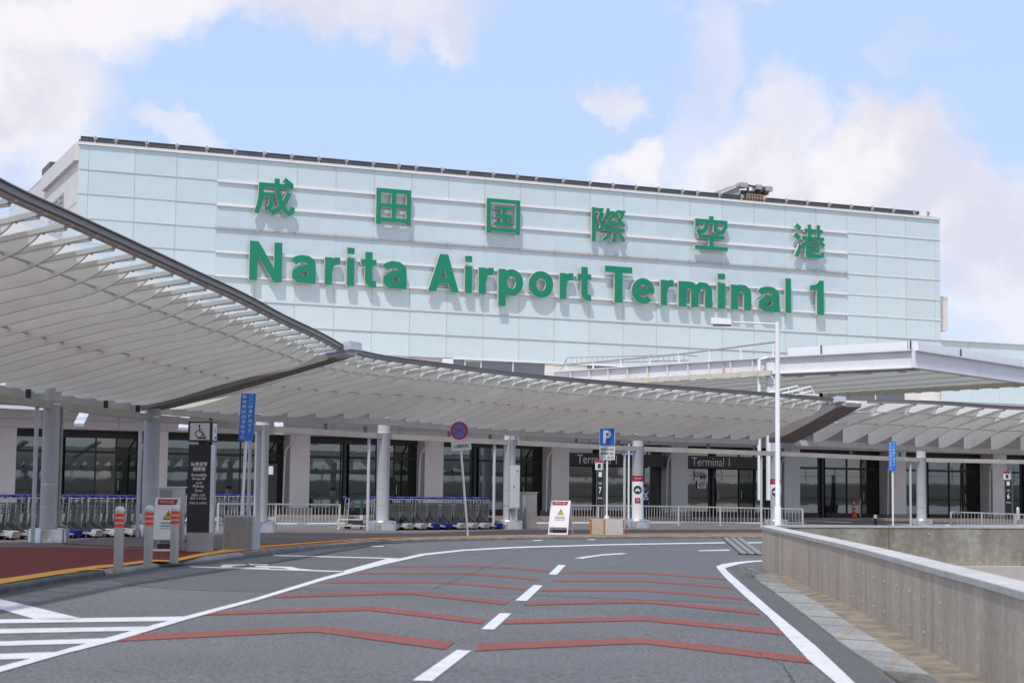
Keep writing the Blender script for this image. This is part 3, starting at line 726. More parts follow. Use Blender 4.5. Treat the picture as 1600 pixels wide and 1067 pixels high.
# dark track along the roof edge with pale clamps
MB().box(xL + .1, xR - 1.6, .05, .17, ZT + .26, ZT + .44).build('roof_track', 'roofrail', up)
MB().box(xL + .1, xR - 1.6, .02, .21, ZT + .445, ZT + .49).build('roof_track', 'roofrail', up)
MB().box(xL + .1, xR - 1.6, .6, .72, ZT + .17, ZT + .42).build('roof_track', 'roofrail', up)
clamp = MB().box(-.04, .04, -.10, .04, .17, .54).box(-.10, .10, -.14, -.1, .31, .44).box(-.04, .04, -.2, -.14, .36, .46).mesh('track_clamp', 'bracket')
for u in [146, 178.5, 227, 274, 321, 365, 411, 454, 497, 540, 582, 622, 649, 690, 730, 769.5, 807, 837, 879, 921, 957, 993, 1029, 1065.5, 1089, 1124, 1158.5, 1193, 1228, 1261, 1295, 1329, 1362, 1395, 1427.5, 1449]:
    x = fac(u, 300, OU)[0]; put('track_clamp', clamp, up, (x, 0, ZT))
# left return wall, cornice, louvres
side_d = 11.2
MB().box(xL - .0, xL + .6, .05, side_d, ZT - RH * 10, ZT - .9).build('side_wall', 'cladding', up)
MB().box(xL - .22, xL + .7, .0, side_d, ZT - .88, ZT + .05).build('cornice', 'cladding', up)
MB().box(xL - .18, xL + .75, side_d - 2.6, side_d + .3, ZT + .05, ZT + .5).build('roof_track', 'roofrail', up)
for i, (y0, y1) in enumerate(((4.3, 5.7), (6.1, 7.5), (7.9, 9.1))):
    mb = MB().box(xL - .05, xL + .02, y0, y1, ZT - 7.4, ZT - 2.0)
    for k in range(18): z = ZT - 7.3 + k * .3; mb.box(xL - .09, xL - .05, y0 + .05, y1 - .05, z, z + .16)
    mb.build('louvre', 'louvre', up)
for k in range(4): MB().box(xL - .012, xL, .1, side_d - .1, ZT - 3.2 - k * 2.4, ZT - 3.17 - k * 2.4).build('joint', 'louvre', up)
MB().box(xL - .04, xL, 2.6, 2.9, ZT - 7.0, ZT - 5.3).build('vent_slot', 'louvre', up)
# beige plant box at the right end
zb0, zb1 = fac(1475, 514, OU)[1], fac(1475, 461, OU)[1]
MB().box(xR + .02, xR + 1.35, 1.0, 5.0, zb0, zb1).build('plant_box', 'cladding_pink', up)
MB().box(xR + .02, xR + 1.36, .97, 5.02, zb1 - .12, zb1 + .05).build('plant_box_trim', 'cladding', up)
# lower right wing of the same glass
zW1 = ZT - RH * 6; zW0 = ZT - RH * 9.4
wing = thing('terminal_glass_wing', 'low pale glass wing running on to the right of the tall glass block', 'building wing', tuple(OU), YAW)
MB().box(xR + .01, xR + 26, .15, 20, zW0, zW1).build('core_wall', 'cladding', wing)
for i in range(12):
    for r in range(3): panel(xR + i * PW * 1.02 + .02, xR + (i + 1) * PW * 1.02 + .02, zW1 - (r + 1) * RH, zW1 - r * RH, 0.02, 'facade', wing)
MB().box(xR + .01, xR + 26, -.15, .5, zW1 + .003, zW1 + .12).build('top_trim', 'rail_white', wing)
MB().box(xR - 20, xR + 26, -.32, .0, zW0 + .05, zW0 + .15).build('bottom_trim', 'paint_red', wing)
MB().box(xR - 20, xR + 26, -.30, .0, zW0 + .16, zW0 + .30).build('bottom_trim', 'rail_white', wing)
# lower strip windows
zwt = ZT - RH * 8 - .04; zwb = zwt - 2.6
MB().box(xw0 + .02, xw1, -.08, .1, zwb, zwt).build('wall_panel', 'white', up)
MB().box(xw1, xR, -.12, -.0, zwt - .02, zwt + .07).build('window_head', 'rail_white', up)
xx = xw1
cuts = [fac(u, 575, OU)[0] for u in (707, 726, 751, 801, 850)] + [fac(850, 575, OU)[0] + .5 + k * PW for k in range(1, 12)]
for i, (a, b) in enumerate(zip(cuts, cuts[1:])):
    if i == 4:
        MB().box(a + .03, b - .03, -.06, .1, zwb, zwt - .03).build('wall_panel', 'cladding', up); continue
    w_ = MB().box(a + .04, b - .04, .0, .08, zwb, zwt - (.12 if i < 4 else .05)).build('window', 'window_up', up)
    MB().box(a - .035, a + .035, -.05, .1, zwb, zwt - .03).build('window_frame', 'cladding', up)
    if i == 1: MB().box(a + .04, b - .04, -.03, -.001, zwt - .12, zwt - .03).build('window_frame', 'bracket', up)

# ---- the name in green letters
sign = thing('airport_name_sign', 'two rows of big green letters naming the airport on the pale glass wall', 'sign', tuple(OU), YAW)
ST = -.46
def sign_pt(u, v): return fac(u, v, OU, ST)
za = [sign_pt(390, 437.5)[1], sign_pt(441, 440)[1], sign_pt(1287, 492.8)[1]]
zc = [sign_pt(390, 376)[1], sign_pt(1287, 439.5)[1], sign_pt(441, 379)[1]]
print('sign', za, zc)
ZB = sum(za) / 3; ZC = sum(zc) / 3; CAP = ZC - ZB
SW_ = .19
def quad(pts): return [('P', pts)]
def stroke(pts, w=None): return [('S', pts, w or SW_)]
def arc(cx, cy, rx, ry, a0, a1, n=14): return [(cx + rx * math.cos(math.radians(a0 + (a1 - a0) * i / n)), cy + ry * math.sin(math.radians(a0 + (a1 - a0) * i / n))) for i in range(n + 1)]
def rect(x0, x1, y0, y1): return quad([(x0, y0), (x1, y0), (x1, y1), (x0, y1)])
XH = .725; TK = .185
GL = {
 'N': rect(0, .2, 0, 1) + rect(.62, .82, 0, 1) + quad([(0, 1), (.22, 1), (.82, 0), (.60, 0)]),
 'A': quad([(0, 0), (.205, 0), (.50, 1), (.29, 1)]) + quad([(.79, 0), (.585, 0), (.29, 1), (.50, 1)]) + rect(.16, .63, .22, .38),
 'T': rect(0, .68, .83, 1) + rect(.24, .44, 0, .84),
 'l': rect(0, .15, 0, 1), 'i': rect(0, .19, 0, XH) + rect(0, .19, .84, 1),
 '1': quad([(.18, 0), (.36, 0), (.36, 1), (.24, 1), (.19, .91), (.10, .86), (0, .84), (0, .70), (.10, .71), (.18, .735)]),
 'r': rect(0, TK, 0, XH - .01) + stroke([(.10, .36), (.12, .50), (.19, .595), (.29, .63), (.375, .625)]),
 'n': rect(0, TK, 0, XH - .01) + stroke([(.10, .40), (.135, .55), (.24, .63), (.34, .62), (.41, .55), (.43, .44), (.43, 0)]),
 'm': rect(0, TK, 0, XH - .01) + stroke([(.10, .40), (.13, .55), (.22, .63), (.31, .62), (.37, .55), (.385, .44), (.385, 0)], .175) + stroke([(.40, .40), (.44, .55), (.53, .63), (.63, .62), (.70, .55), (.715, .44), (.715, 0)], .175),
 't': rect(.10, .285, .20, .92) + rect(0, .385, XH - .145, XH) + stroke([(.1925, .26), (.20, .15), (.25, .09), (.32, .08), (.385, .085)], .17),
 'o': stroke(arc(.305, XH / 2, .215, .27, 0, 360, 28), .185),
 'p': rect(0, TK, -.285, XH - .01) + stroke(arc(.325, XH / 2, .205, .268, 0, 360, 28), .18),
 'e': stroke(arc(.305, XH / 2, .215, .27, 8, 318, 24), .18) + rect(.14, .60, .30, .43),
 'a': stroke([(.055, .53), (.12, .60), (.23, .64), (.36, .625), (.44, .56), (.46, .45), (.46, 0)], .175) + stroke([(.47, .385), (.36, .385), (.20, .35), (.105, .27), (.10, .17), (.17, .09), (.29, .085), (.40, .14), (.46, .22)], .165),
 '\u6210': stroke([(.10, .80), (.97, .80)], .13) + stroke([(.16, .80), (.155, .48), (.11, .22), (.04, .03)], .13) + stroke([(.16, .545), (.425, .545), (.41, .27), (.36, .17), (.25, .17)], .12) + stroke([(.55, 1.0), (.575, .66), (.65, .36), (.77, .14), (.86, .07), (.93, .11), (.96, .25)], .13) + stroke([(.87, .63), (.76, .38), (.60, .18), (.42, .04)], .13) + stroke([(.73, .99), (.93, .84)], .12),
 '\u7530': rect(0, .13, 0, 1) + rect(.87, 1, 0, 1) + rect(.06, .94, .88, 1) + rect(.06, .94, .07, .19) + rect(.06, .94, .475, .585) + rect(.435, .565, .10, .95),
 '\u56fd': rect(0, .125, 0, 1) + rect(.875, 1, 0, 1) + rect(.06, .94, .89, 1) + rect(.06, .94, .05, .16) + rect(.22, .78, .70, .79) + rect(.25, .75, .47, .56) + rect(.20, .80, .235, .325) + rect(.445, .555, .25, .76) + stroke([(.64, .46), (.74, .35)], .09),
 '\u969b': rect(0, .12, 0, 1) + stroke([(.06, .94), (.30, .94), (.22, .68), (.31, .50), (.28, .36), (.15, .34)], .095) + stroke([(.50, 1), (.44, .80), (.34, .62)], .09) + stroke([(.46, .88), (.64, .88), (.58, .72), (.48, .56), (.34, .44)], .09) + stroke([(.46, .78), (.54, .66)], .07) + stroke([(.74, .92), (.96, .92), (.88, .74), (.78, .62)], .09) + stroke([(.70, .90), (.80, .68), (.99, .50)], .10) + rect(.50, .82, .50, .59) + rect(.36, .99, .33, .43) + stroke([(.68, .40), (.68, .07), (.58, .07)], .11) + stroke([(.50, .26), (.44, .14), (.34, .06)], .10) + stroke([(.82, .28), (.90, .18), (.97, .06)], .11),
 '\u7a7a': rect(.44, .57, .80, 1) + rect(.03, .97, .79, .90) + rect(.03, .15, .66, .80) + rect(.86, .97, .66, .80) + stroke([(.36, .80), (.34, .64), (.25, .54), (.08, .50)], .12) + stroke([(.62, .80), (.62, .58), (.68, .535), (.82, .54), (.88, .66)], .115) + rect(.12, .88, .33, .44) + rect(.435, .565, .07, .36) + rect(.02, .98, 0, .115),
 '\u6e2f': stroke([(.04, .97), (.20, .85)], .13) + stroke([(0, .69), (.15, .57)], .13) + stroke([(.05, .03), (.13, .20), (.20, .38)], .12) + rect(.33, .96, .77, .87) + rect(.25, 1, .54, .64) + rect(.44, .56, .58, 1) + rect(.74, .86, .58, 1) + stroke([(.48, .58), (.38, .44), (.24, .36)], .12) + stroke([(.82, .58), (.90, .46), (1.0, .38)], .12) + stroke([(.42, .40), (.78, .40), (.78, .23), (.42, .23)], .095) + stroke([(.42, .42), (.42, .07), (.84, .065), (.93, .09), (.94, .19)], .11),
}
def stroke_poly(pts, w):
    P = [Vector((x, y)) for x, y in pts]; n = len(P); L_, R_ = [], []
    closed = (P[0] - P[-1]).length < 1e-6
    for i, p in enumerate(P):
        a = P[i - 1] if i else (P[-2] if closed else None); b = P[i + 1] if i < n - 1 else (P[1] if closed else None)
        d1 = (p - a).normalized() if a is not None else None; d2 = (b - p).normalized() if b is not None else None
        d1 = d1 or d2; d2 = d2 or d1
        t = (d1 + d2).normalized(); nr = Vector((-t.y, t.x)); k = w / 2 / max(.5, nr.dot(Vector((-d1.y, d1.x))))
        L_.append(p + nr * k); R_.append(p - nr * k)
    return L_, R_
def green_letter(ch, u0, u1, zlo=None, zhi=None):
    a = sign_pt(u0, 400)[0]; b = sign_pt(u1, 400)[0]
    pcs = []
    for g in GL[ch]:
        pcs.append(([Vector(p) for p in g[1]], None) if g[0] == 'P' else stroke_poly(g[1], g[2]))
    allp = [p for A, B in pcs for p in A + (B or [])]
    x0, x1 = min(p.x for p in allp), max(p.x for p in allp); y0, y1 = min(p.y for p in allp), max(p.y for p in allp)
    if zlo is None: zlo = ZB + y0 * CAP; zhi = ZB + y1 * CAP
    X = lambda p: a + (p.x - x0) / (x1 - x0) * (b - a); Z = lambda p: zlo + (p.y - y0) / (y1 - y0) * (zhi - zlo)
    mb = MB(); dep = .20
    for i, (A, B) in enumerate(pcs):
        y = ST - i * .003
        if B is None:
            n = len(A); mb.add([(X(p), y, Z(p)) for p in A] + [(X(p), y + dep, Z(p)) for p in A], [tuple(range(n)), tuple(range(n, 2 * n))[::-1]] + [(k, n + k, n + (k + 1) % n, (k + 1) % n) for k in range(n)])
        else:
            n = len(A); vs = [(X(p), y, Z(p)) for p in A] + [(X(p), y, Z(p)) for p in B] + [(X(p), y + dep, Z(p)) for p in A] + [(X(p), y + dep, Z(p)) for p in B]
            fs = []
            for k in range(n - 1): fs += [(k, k + 1, n + k + 1, n + k), (2 * n + k, 3 * n + k, 3 * n + k + 1, 2 * n + k + 1), (k, 2 * n + k, 2 * n + k + 1, k + 1), (n + k, n + k + 1, 3 * n + k + 1, 3 * n + k)]
            fs += [(0, n, 3 * n, 2 * n), (n - 1, 3 * n - 1, 4 * n - 1, 2 * n - 1)]
            mb.add(vs, fs)
    o = mb.build('letter', 'green', sign); o['label'] = 'green letter ' + ch
    o.data.materials.append(M['sign_edge'])
    for p in o.data.polygons:
        if any(o.data.vertices[i].co.y > ST + .01 for i in p.vertices): p.material_index = 1
    w = b - a; h_ = zhi - zlo
    for fz in (.28, .76): MB().box(a + w * .5 - .03, a + w * .5 + .03, ST + dep + .003, -.06, zlo + h_ * fz, zlo + h_ * fz + .06).build('standoff', 'sign_edge', o)
LAT = [('N', 390, 441), ('a', 455, 494), ('r', 508, 532), ('i', 542.5, 554), ('t', 564.5, 589), ('a', 597.5, 636), ('A', 669.5, 718), ('i', 727, 738), ('r', 748.5, 772), ('p', 779.5, 818), ('o', 826.5, 865),
       ('r', 875, 896.5), ('t', 903, 924.5), ('T', 945.5, 988), ('e', 987.5, 1023), ('r', 1032.5, 1053), ('m', 1060.5, 1113), ('i', 1121.5, 1133), ('n', 1142, 1174), ('a', 1183.5, 1218), ('l', 1227, 1236), ('1', 1265.5, 1287)]
for ch, a, b in LAT: green_letter(ch, a, b)
KAN = [('成', 394.5, 459.5, 337, 276.5), ('田', 586.5, 641, 351.5, 295.5), ('国', 759.5, 812, 365.5, 311.5), ('際', 924.5, 977.5, 379, 325), ('空', 1085.5, 1137, 391, 338), ('港', 1240, 1289.5, 403, 350)]
for ch, a, b, v0, v1 in KAN:
    m_ = (a + b) / 2; green_letter(ch, a, b, sign_pt(m_, v0)[1], sign_pt(m_, v1)[1])

# ---- building-maintenance crane on the roof edge
xc, zc_ = fac(1168, 318, OU)
crane = thing('roof_crane', 'grey folded window-cleaning crane parked on the roof edge', 'crane', tuple(OU + TX * xc + Vector((0, 0, ZT + .1))), YAW)
sc = 1.0
MB().prism([(-1.9, .3, .35), (-.4, .3, 1.05), (-.4, .3, .25), (-1.6, .3, .25)], (0, 1.2, 0)).build('housing', 'louvre', crane)
MB().bar((-2.1, .2, .45), (-.35, .2, 1.2), .12, .1).bar((-2.1, 1.5, .45), (-.35, 1.5, 1.2), .12, .1).build('ramp_arm', 'bracket', crane)
MB().tube([(-.4, .3, 1.15), (.3, .3, 1.12), (1.0, .3, 1.05)], .07).tube([(.2, .3, 1.1), (.2, .3, .2)], .08).bar((1.0, .3, 1.05), (1.7, .3, .95), .2, .25).bar((-.2, .5, .7), (1.5, .5, .75), .16, .2).build('boom', 'roofrail', crane)
MB().box(-.45, .1, .1, .7, .95, 1.25).box(.75, 1.15, .1, .7, .9, 1.2).box(1.45, 1.95, .1, .7, .85, 1.15).build('winch', 'louvre', crane)
MB().box(-.4, 1.3, .2, 1.4, .2, .55).box(.9, 1.2, .3, .6, .1, 1.0).tube([(1.5, .1, .7), (1.5, .8, .7)], .16).build('chassis', 'dark_metal', crane)
mb = MB()
for k in range(8): mb.bar((-.1 + k * .2, -.1, .1), (-.1 + k * .2, -.1, .48), .03)
mb.bar((-.1, -.1, .48), (1.3, -.1, .48), .035).bar((-.1, -.1, .3), (1.3, -.1, .3), .035).build('railing', 'rust', crane)

# ---- ground floor front
GB = gz(OG.x, OG.y) + .12                      # pavement level at the front
gfl = thing('terminal_ground_floor', 'ground-floor front of the terminal with grey piers, dark windows and glass doors', 'terminal front', tuple(OG), YAW)
zh = [fac(15, 666, OG)[1], fac(486, 674.5 - .0, OG)[1], fac(1250, 705, OG)[1], fac(1600, 713.5, OG)[1]]
HZ = sum(zh) / 4
redge = [fac(u, 750, OG)[0] for u in (261, 486, 692, 885, 1068, 1243, 1411, 1573)]
PP = (redge[-1] - redge[0]) / 7
print('ground', zh, [round(b - a, 2) for a, b in zip(redge, redge[1:])], GB)
rights = [redge[0] + i * PP for i in range(-3, 10)]
PWd = 1.02; PD = 1.25
xa, xb = rights[0] - 6, rights[-1] + 8
MB().box(xa, xb, PD + .35, 16, GB - .1, HZ + 1.15).build('core_wall', 'black', gfl)
ceil_ = HZ
for i, xr in enumerate(rights):
    MB().box(xr - PWd, xr, -.0, PD + .2, GB - .3, HZ).build('pier', 'pier', gfl)
    MB().box(xr - PWd - .12, xr + .15, -.14, PD, GB - .3, GB + .28).build('pier_plinth', 'stone_grey', gfl)
    MB().tube([(xr - PWd - .0 + .2, -.35, HZ - .05), (xr - PWd - .28, -.2, HZ - .75), (xr - PWd - .3, -.12, HZ - 1.1), (xr - PWd - .36, -.12, GB + .2)], .045, 6).build('drainpipe', 'cabinet', gfl)
# spandrel cladding, piece by piece
k = 0; x = xa
while x < xb:
    panel(x, x + PP / 2, HZ + .004, HZ + .42, -.02, 'spandrel', gfl, 'spandrel_panel'); panel(x, x + PP / 2, HZ + .44, HZ + 1.18, -.03, 'spandrel', gfl, 'spandrel_panel'); x += PP / 2
MB().box(xa, xb, .035, PD + .3, HZ + .002, HZ + 1.1).build('lintel', 'spandrel', gfl)
MB().box(xa, xb, -.1, 3, HZ + 1.2, HZ + 1.30).build('roof_edge', 'rail_white', gfl)
# window bays
DOOR_BAYS = {6: 0, 7: 1}
for i in range(len(rights) - 1):
    a = rights[i]; b = rights[i + 1] - PWd; w = b - a
    sgn = i in (6, 7)                                    # the two bays with the lettered band
    fr = MB()
    cols = [0, .33, .40, .64, .80, 1.0]
    yb = PD
    for c, m_ in zip(range(5), (['window', None, 'window', 'window_mid', 'window_dark'] if not sgn else ['window_mid', None, 'window_mid', 'window_dark', 'window_mid'])):
        x0, x1 = a + w * cols[c], a + w * cols[c + 1]
        if m_ is None:
            MB().box(x0, x1, yb - .2, yb + .1, GB, HZ).build('mullion', 'frame_dark', gfl) if False else MB().box(x0 + .12, x1 - .16, yb - .16, yb + .1, GB, HZ).build('mullion', 'frame_dark', gfl)
            MB().box(x0, x0 + .115, yb, yb + .04, GB, HZ).build('window_pane', 'window', gfl)
            continue
        tz = HZ - 1.02
        top_m = {'window': 'window', 'window_mid': 'window_mid', 'window_dark': 'window_dark'}[m_]
        if sgn: top_m = 'window_mid'
        MB().box(x0 + .03, x1 - .03, yb, yb + .04, tz + .06, HZ - .35 if not sgn else HZ - .12).build('window_pane', top_m, gfl)
        MB().box(x0 + .03, x1 - .03, yb, yb + .04, GB + .30, tz - .06).build('window_pane', m_, gfl)
        fr.box(x1 - .03, x1 + .03, yb - .06, yb + .05, GB, HZ - .3)
        fr.box(x0 + .03, x1 - .03, yb - .05, yb + .05, tz - .06, tz + .06)
        fr.box(x0, x1, yb - .08, yb + .06, GB, GB + .30)
        if m_ == 'window_dark' or sgn:
            MB().tube([(x0 + .12, yb - .1, GB + 1.0), (x0 + .12, yb - .1, GB + 1.5)], .018, 6).build('door_handle', 'steel', gfl)
    fr.box(a, b, yb - .1, yb + .1, HZ - (.35 if not sgn else .12), HZ)
    fr.build('window_frame', 'frame_dark', gfl)
    if sgn:
        s = MB().box(a + .005, b - .3, -.0, .30, HZ - 1.18, HZ - .52).build('sign_band', 'signband', gfl)
        lettering('Terminal 1', 'letter_grey', s, a + (fac(902 if i == 6 else 1081, 720, OG)[0] - a + fac(963.5 if i == 6 else 1140, 720, OG)[0] - a) / 2, HZ - .845, w=fac(963.5 if i == 6 else 1140, 720, OG)[0] - fac(902 if i == 6 else 1081, 720, OG)[0], h=.46, y=-.002, bold=-.005)
deck = thing('upper_road_deck', 'pale concrete deck of the upper road overhanging the ground floor', 'road deck', tuple(OG), YAW)
MB().box(xa + 2, xb + 30, -3.6, 13.9, HZ + 1.32, HZ + 1.85).build('slab', 'viaduct', deck)
MB().box(xa + 2, xb + 30, -3.8, -3.6, HZ + 1.25, HZ + 1.95).build('edge', 'rail_white', deck)
# notices on the entrance glass
for (u, v, w, h, txt, m_, tm) in [(1093, 739.5, .62, .17, 'アシスタンス', 'letter_grey', 'ink'), (1099.5, 744.5, .30, .26, 'C1', None, 'letter_grey'), (1090, 744, .34, .06, '出発', None, 'letter_grey'), (1096, 757, .55, .42, '4F', 'letter_grey', 'ink'), (1115, 741, .26, .40, '', 'louvre', 'ink'), (1115.5, 737, .24, .08, '', 'signred', 'ink')]:
    cx, cz = fac(u, v, OG, PD - .05)
    nt_ = thing if False else None
    base = MB().box(cx - w / 2, cx + w / 2, PD - .075, PD - .06, cz - h / 2, cz + h / 2).build('notice', m_ or 'signband', gfl)
    if txt: lettering(txt, tm, base, cx, cz, w=w * .8, h=h * .75, y=PD - .077, depth=.003, bold=0)
cx, cz = fac(1547, 762, OG, 0)
b_ = MB().box(rights[8 - 0] - PWd - .02, rights[8] - PWd - .004, .25, 1.05, cz - .42, cz + .42).build('pier_plaque', 'curtain', gfl) if False else None
# terminal pavement with orange edge lines
tp = [OG + TX * xa + TN * 2, OG + TX * xb + TN * 2, OG + TX * xb - TN * 3.4, OG + TX * xa - TN * 3.4]
tpv = ground_sheet('terminal_pavement', tp, .13, 'terminal_paving')
for o0, o1, m_ in ((-3.36, -2.95, 'paint_orange'), (-2.6, -2.3, 'tactile'), (-1.7, -1.3, 'paint_orange')):
    ground_sheet('edge_stripe', [OG + TX * xa + TN * o0, OG + TX * xb + TN * o0, OG + TX * xb + TN * o1, OG + TX * xa + TN * o1], .136, m_, tpv)
MB().strip([(p.x, p.y, gz(p.x, p.y)) for p in (tp[3], tp[2])], [(p.x, p.y, gz(p.x, p.y) + .13) for p in (tp[3], tp[2])]).build('kerb_face', 'kerb', tpv)
# inner lane markings
for q, m_ in [([(430, 817), (800, 816.3), (1060, 815.5), (1060, 816.8), (800, 817.8), (430, 818.8)], 'paint_white'), ([(1100, 815.4), (1190, 818), (1260, 817), (1260, 815.8)], 'paint_white'),
              ([(1380, 818), (1600, 819), (1600, 823.5), (1430, 822)], 'paint_white'), ([(1240, 812.3), (1330, 815.5), (1330, 817), (1240, 813.5)], 'paint_white')]:
    mark('lane_marking', q, m_, .006)

# ------------------------------------------------------------------ bus-stop canopy in three lengths
def V2(x, y): return Vector((x, y, 0))
def pxz(u, v, z): p = ZP(u, v, CAMZ + z); return V2(p.x, p.y)
JA_o, JA_i = pxz(536, 548.5, 3.80), pxz(235, 636, 2.5)
JB_o, JB_i = pxz(1322, 630, 3.78), pxz(1216, 689, 2.5)
outA = [pxz(0, 287, 3.9) + Vector((-.35, -9, 0)), pxz(0, 287, 3.9) + Vector((-.1, -3.2, 0)), pxz(0, 287, 3.9), pxz(100, 335.5, 3.88), pxz(203, 384.5, 3.86), pxz(300, 431, 3.84), pxz(375, 466, 3.83), pxz(440, 500, 3.82), pxz(500, 529, 3.80), JA_o]
inA = [V2(-12.9, 18.5), V2(-12.9, 25), V2(-12.7, 31), V2(-12.4, 35.5), V2(-12.0, 39), pxz(15, 606, 2.5), pxz(69, 616, 2.5), pxz(155, 625.6, 2.5), JA_i]
outB = [JA_o, pxz(600, 563, 3.79), pxz(700, 577, 3.76), pxz(800, 590.5, 3.74), pxz(900, 601, 3.72), pxz(1000, 608, 3.73), pxz(1100, 614, 3.74), pxz(1200, 620.5, 3.76), JB_o]
inB = [JA_i, pxz(400, 650, 2.5), pxz(600, 656, 2.5), pxz(765, 671, 2.5), pxz(915, 678, 2.5), pxz(1080, 684.5, 2.5), JB_i]
outC = [JB_o, pxz(1450, 631, 3.8), pxz(1600, 638, 3.85), pxz(1600, 638, 3.85) + V2(6, 1.2), pxz(1600, 638, 3.85) + V2(16, 2.0)]
inC = [JB_i, pxz(1320, 692.5, 2.5), pxz(1477, 700, 2.5), pxz(1600, 704, 2.5), pxz(1600, 704, 2.5) + V2(6, 1.5), pxz(1600, 704, 2.5) + V2(16, 2.2)]
print('canopy widths', [(round((a - b).length, 2)) for a, b in ((JA_o, JA_i), (JB_o, JB_i))], JA_o, JA_i, JB_o, JB_i)
def smooth_len(P):
    c = catmull(P, 10); return c, arclen(c)
def zlow(s):      # lower edge of the blades over the run from eave (0) to roof edge (1)
    K = [(-.02, 2.50), (.06, 2.50), (.15, 2.58), (.25, 2.70), (.40, 2.92), (.54, 3.09), (.68, 3.25), (.76, 3.31), (.80, 3.35), (.83, 3.40), (.86, 3.465), (.885, 3.54), (.905, 3.62), (.92, 3.70)]
    for (a, za_), (b, zb_) in zip(K, K[1:]):
        if s <= b: return za_ + (zb_ - za_) * (s - a) / (b - a)
    return K[-1][1]
def ztop(s): return 3.06 + (3.72 - 3.06) * min(s, 1.05) / .92
def build_canopy(outp, inp, n, label, f0=0.0, f1=1.0, rise=0.0, capstart=False, capend=False, endbeam=False):
    oc, ol = smooth_len(outp); ic, il = smooth_len(inp)
    mid = oc[len(oc) // 2]
    th = thing('bus_stop_canopy', label, 'canopy', (mid.x, mid.y, 0), 0, 'curved canopy lengths over the pavement')
    O = Vector(th.location)
    def pt(f, s, z):
        a, _ = at_len(ic, il, il[-1] * f); b, _ = at_len(oc, ol, ol[-1] * f)
        p = a.lerp(b, s); return Vector((p.x, p.y, CAMZ + z)) - O
    ss_low = [-.02, .06, .15, .25, .40, .54, .68, .76, .80, .83, .86, .885, .905, .92]
    def blade(f, thick, m, name, lowd=0.0, end=.92):
        A = pt(f, 0, 0); B = pt(f, 1, 0); d = (B - A); d.z = 0; nrm = Vector((-d.y, d.x, 0)).normalized() * thick
        poly = [pt(f, s, zlow(s) - lowd) for s in ss_low if s <= end] + [pt(f, end, ztop(end)), pt(f, -.02, ztop(0))]
        MB().prism([p - nrm / 2 for p in poly], nrm).build(name, m, th)
    for k in range(n):
        f = f0 + (f1 - f0) * (k + .5) / n
        blade(f, .035, 'blade', 'blade')
        # rafter over the blade, carried on to the edge beam
        a = pt(f, -.05, ztop(-.05) + .07); b = pt(f, 1.0, ztop(1.0) + .03)
        MB().bar(a, b, .07, .075).build('rafter', 'rafter', th)
        a = pt(f, .30, ztop(.3) + .00); b = pt(f, .985, ztop(.985) - .03)
        MB().bar(pt(f, .90, ztop(.90) + .02), b, .05, .025).build('rafter_flange', 'rafter', th)
        c = pt(f, .93, ztop(.93) + .05)
        MB().tube([c + Vector((0, 0, -.08)), c + Vector((0, 0, -.02))], .025, 6).build('bolt', 'bracket', th)
    N_ = 48
    F = [f0 + (f1 - f0) * i / N_ for i in range(N_ + 1)]
    MB().strip([pt(f, -.06, ztop(-.06) + .15) for f in F], [pt(f, .89, ztop(.89) + .14) for f in F]).build('roof_sheet', 'milky', th, smooth=True)
    MB().strip([pt(f, .89, ztop(.89) + .14) for f in F], [pt(f, 1.0, ztop(1.0) + .12) for f in F]).build('roof_glass', 'roofglass', th, smooth=True)
    MB().tube([pt(f, .83, 3.50) for f in F], .024, 6).build('tie_rod', 'rafter', th, smooth=True)
    MB().tube([pt(f, .47, 3.15) for f in F], .028, 6).build('tie_rod', 'rafter', th, smooth=True)
    # edge beam: brown fascia with a thin pale flange under it
    def loft(s0, s1, z0, z1, name, m):
        mb = MB()
        ring = [[pt(f, s0, z0), pt(f, s1, z0), pt(f, s1, z1), pt(f, s0, z1)] for f in F]
        vs = [p for r in ring for p in r]; fs_ = []
        for i in range(N_):
            for k in range(4): fs_.append((i * 4 + k, i * 4 + (k + 1) % 4, (i + 1) * 4 + (k + 1) % 4, (i + 1) * 4 + k))
        fs_ += [(0, 1, 2, 3), tuple(N_ * 4 + k for k in (3, 2, 1, 0))]
        return mb.add(vs, fs_).build(name, m, th)
    loft(1.0, 1.01, 3.815 + rise, 3.90 + rise, 'edge_beam', 'fascia')
    loft(.992, 1.016, 3.902 + rise, 3.917 + rise, 'edge_beam_cap', 'fascia')
    loft(.982, .999, 3.79 + rise, 3.82 + rise, 'edge_flange', 'rafter')
    loft(-.055, -.025, 2.36, 2.56, 'eave_panel', 'gutter_pale')
    if endbeam:
        mb = MB()
        fa = endbeam[0]; fb = endbeam[1]
        S = [-.02, .06, .15, .25, .40, .54, .65, .75, .85, .93, 1.0]
        def zb_(s): return 2.44 + (3.66 - 2.44) * max(0, s) ** 1.08
        lo0 = [pt(fa, s, zb_(s)) for s in S]; lo1 = [pt(fb, s, zb_(s)) for s in S]
        n_ = len(S); hi0 = [pt(fa, s, ztop(s)) for s in S]; hi1 = [pt(fb, s, ztop(s)) for s in S]
        mb.add(lo0 + lo1 + hi0 + hi1, [(i, i + 1, n_ + i + 1, n_ + i) for i in range(n_ - 1)] + [(i, 2 * n_ + i, 2 * n_ + i + 1, i + 1) for i in range(n_ - 1)] + [(n_ + i, n_ + i + 1, 3 * n_ + i + 1, 3 * n_ + i) for i in range(n_ - 1)] + [(2 * n_ + i, 3 * n_ + i, 3 * n_ + i + 1, 2 * n_ + i + 1) for i in range(n_ - 1)] + [(0, n_, 3 * n_, 2 * n_), (n_ - 1, 3 * n_ - 1, 4 * n_ - 1, 2 * n_ - 1)])
        mb.build('end_beam', 'endbeam', th)
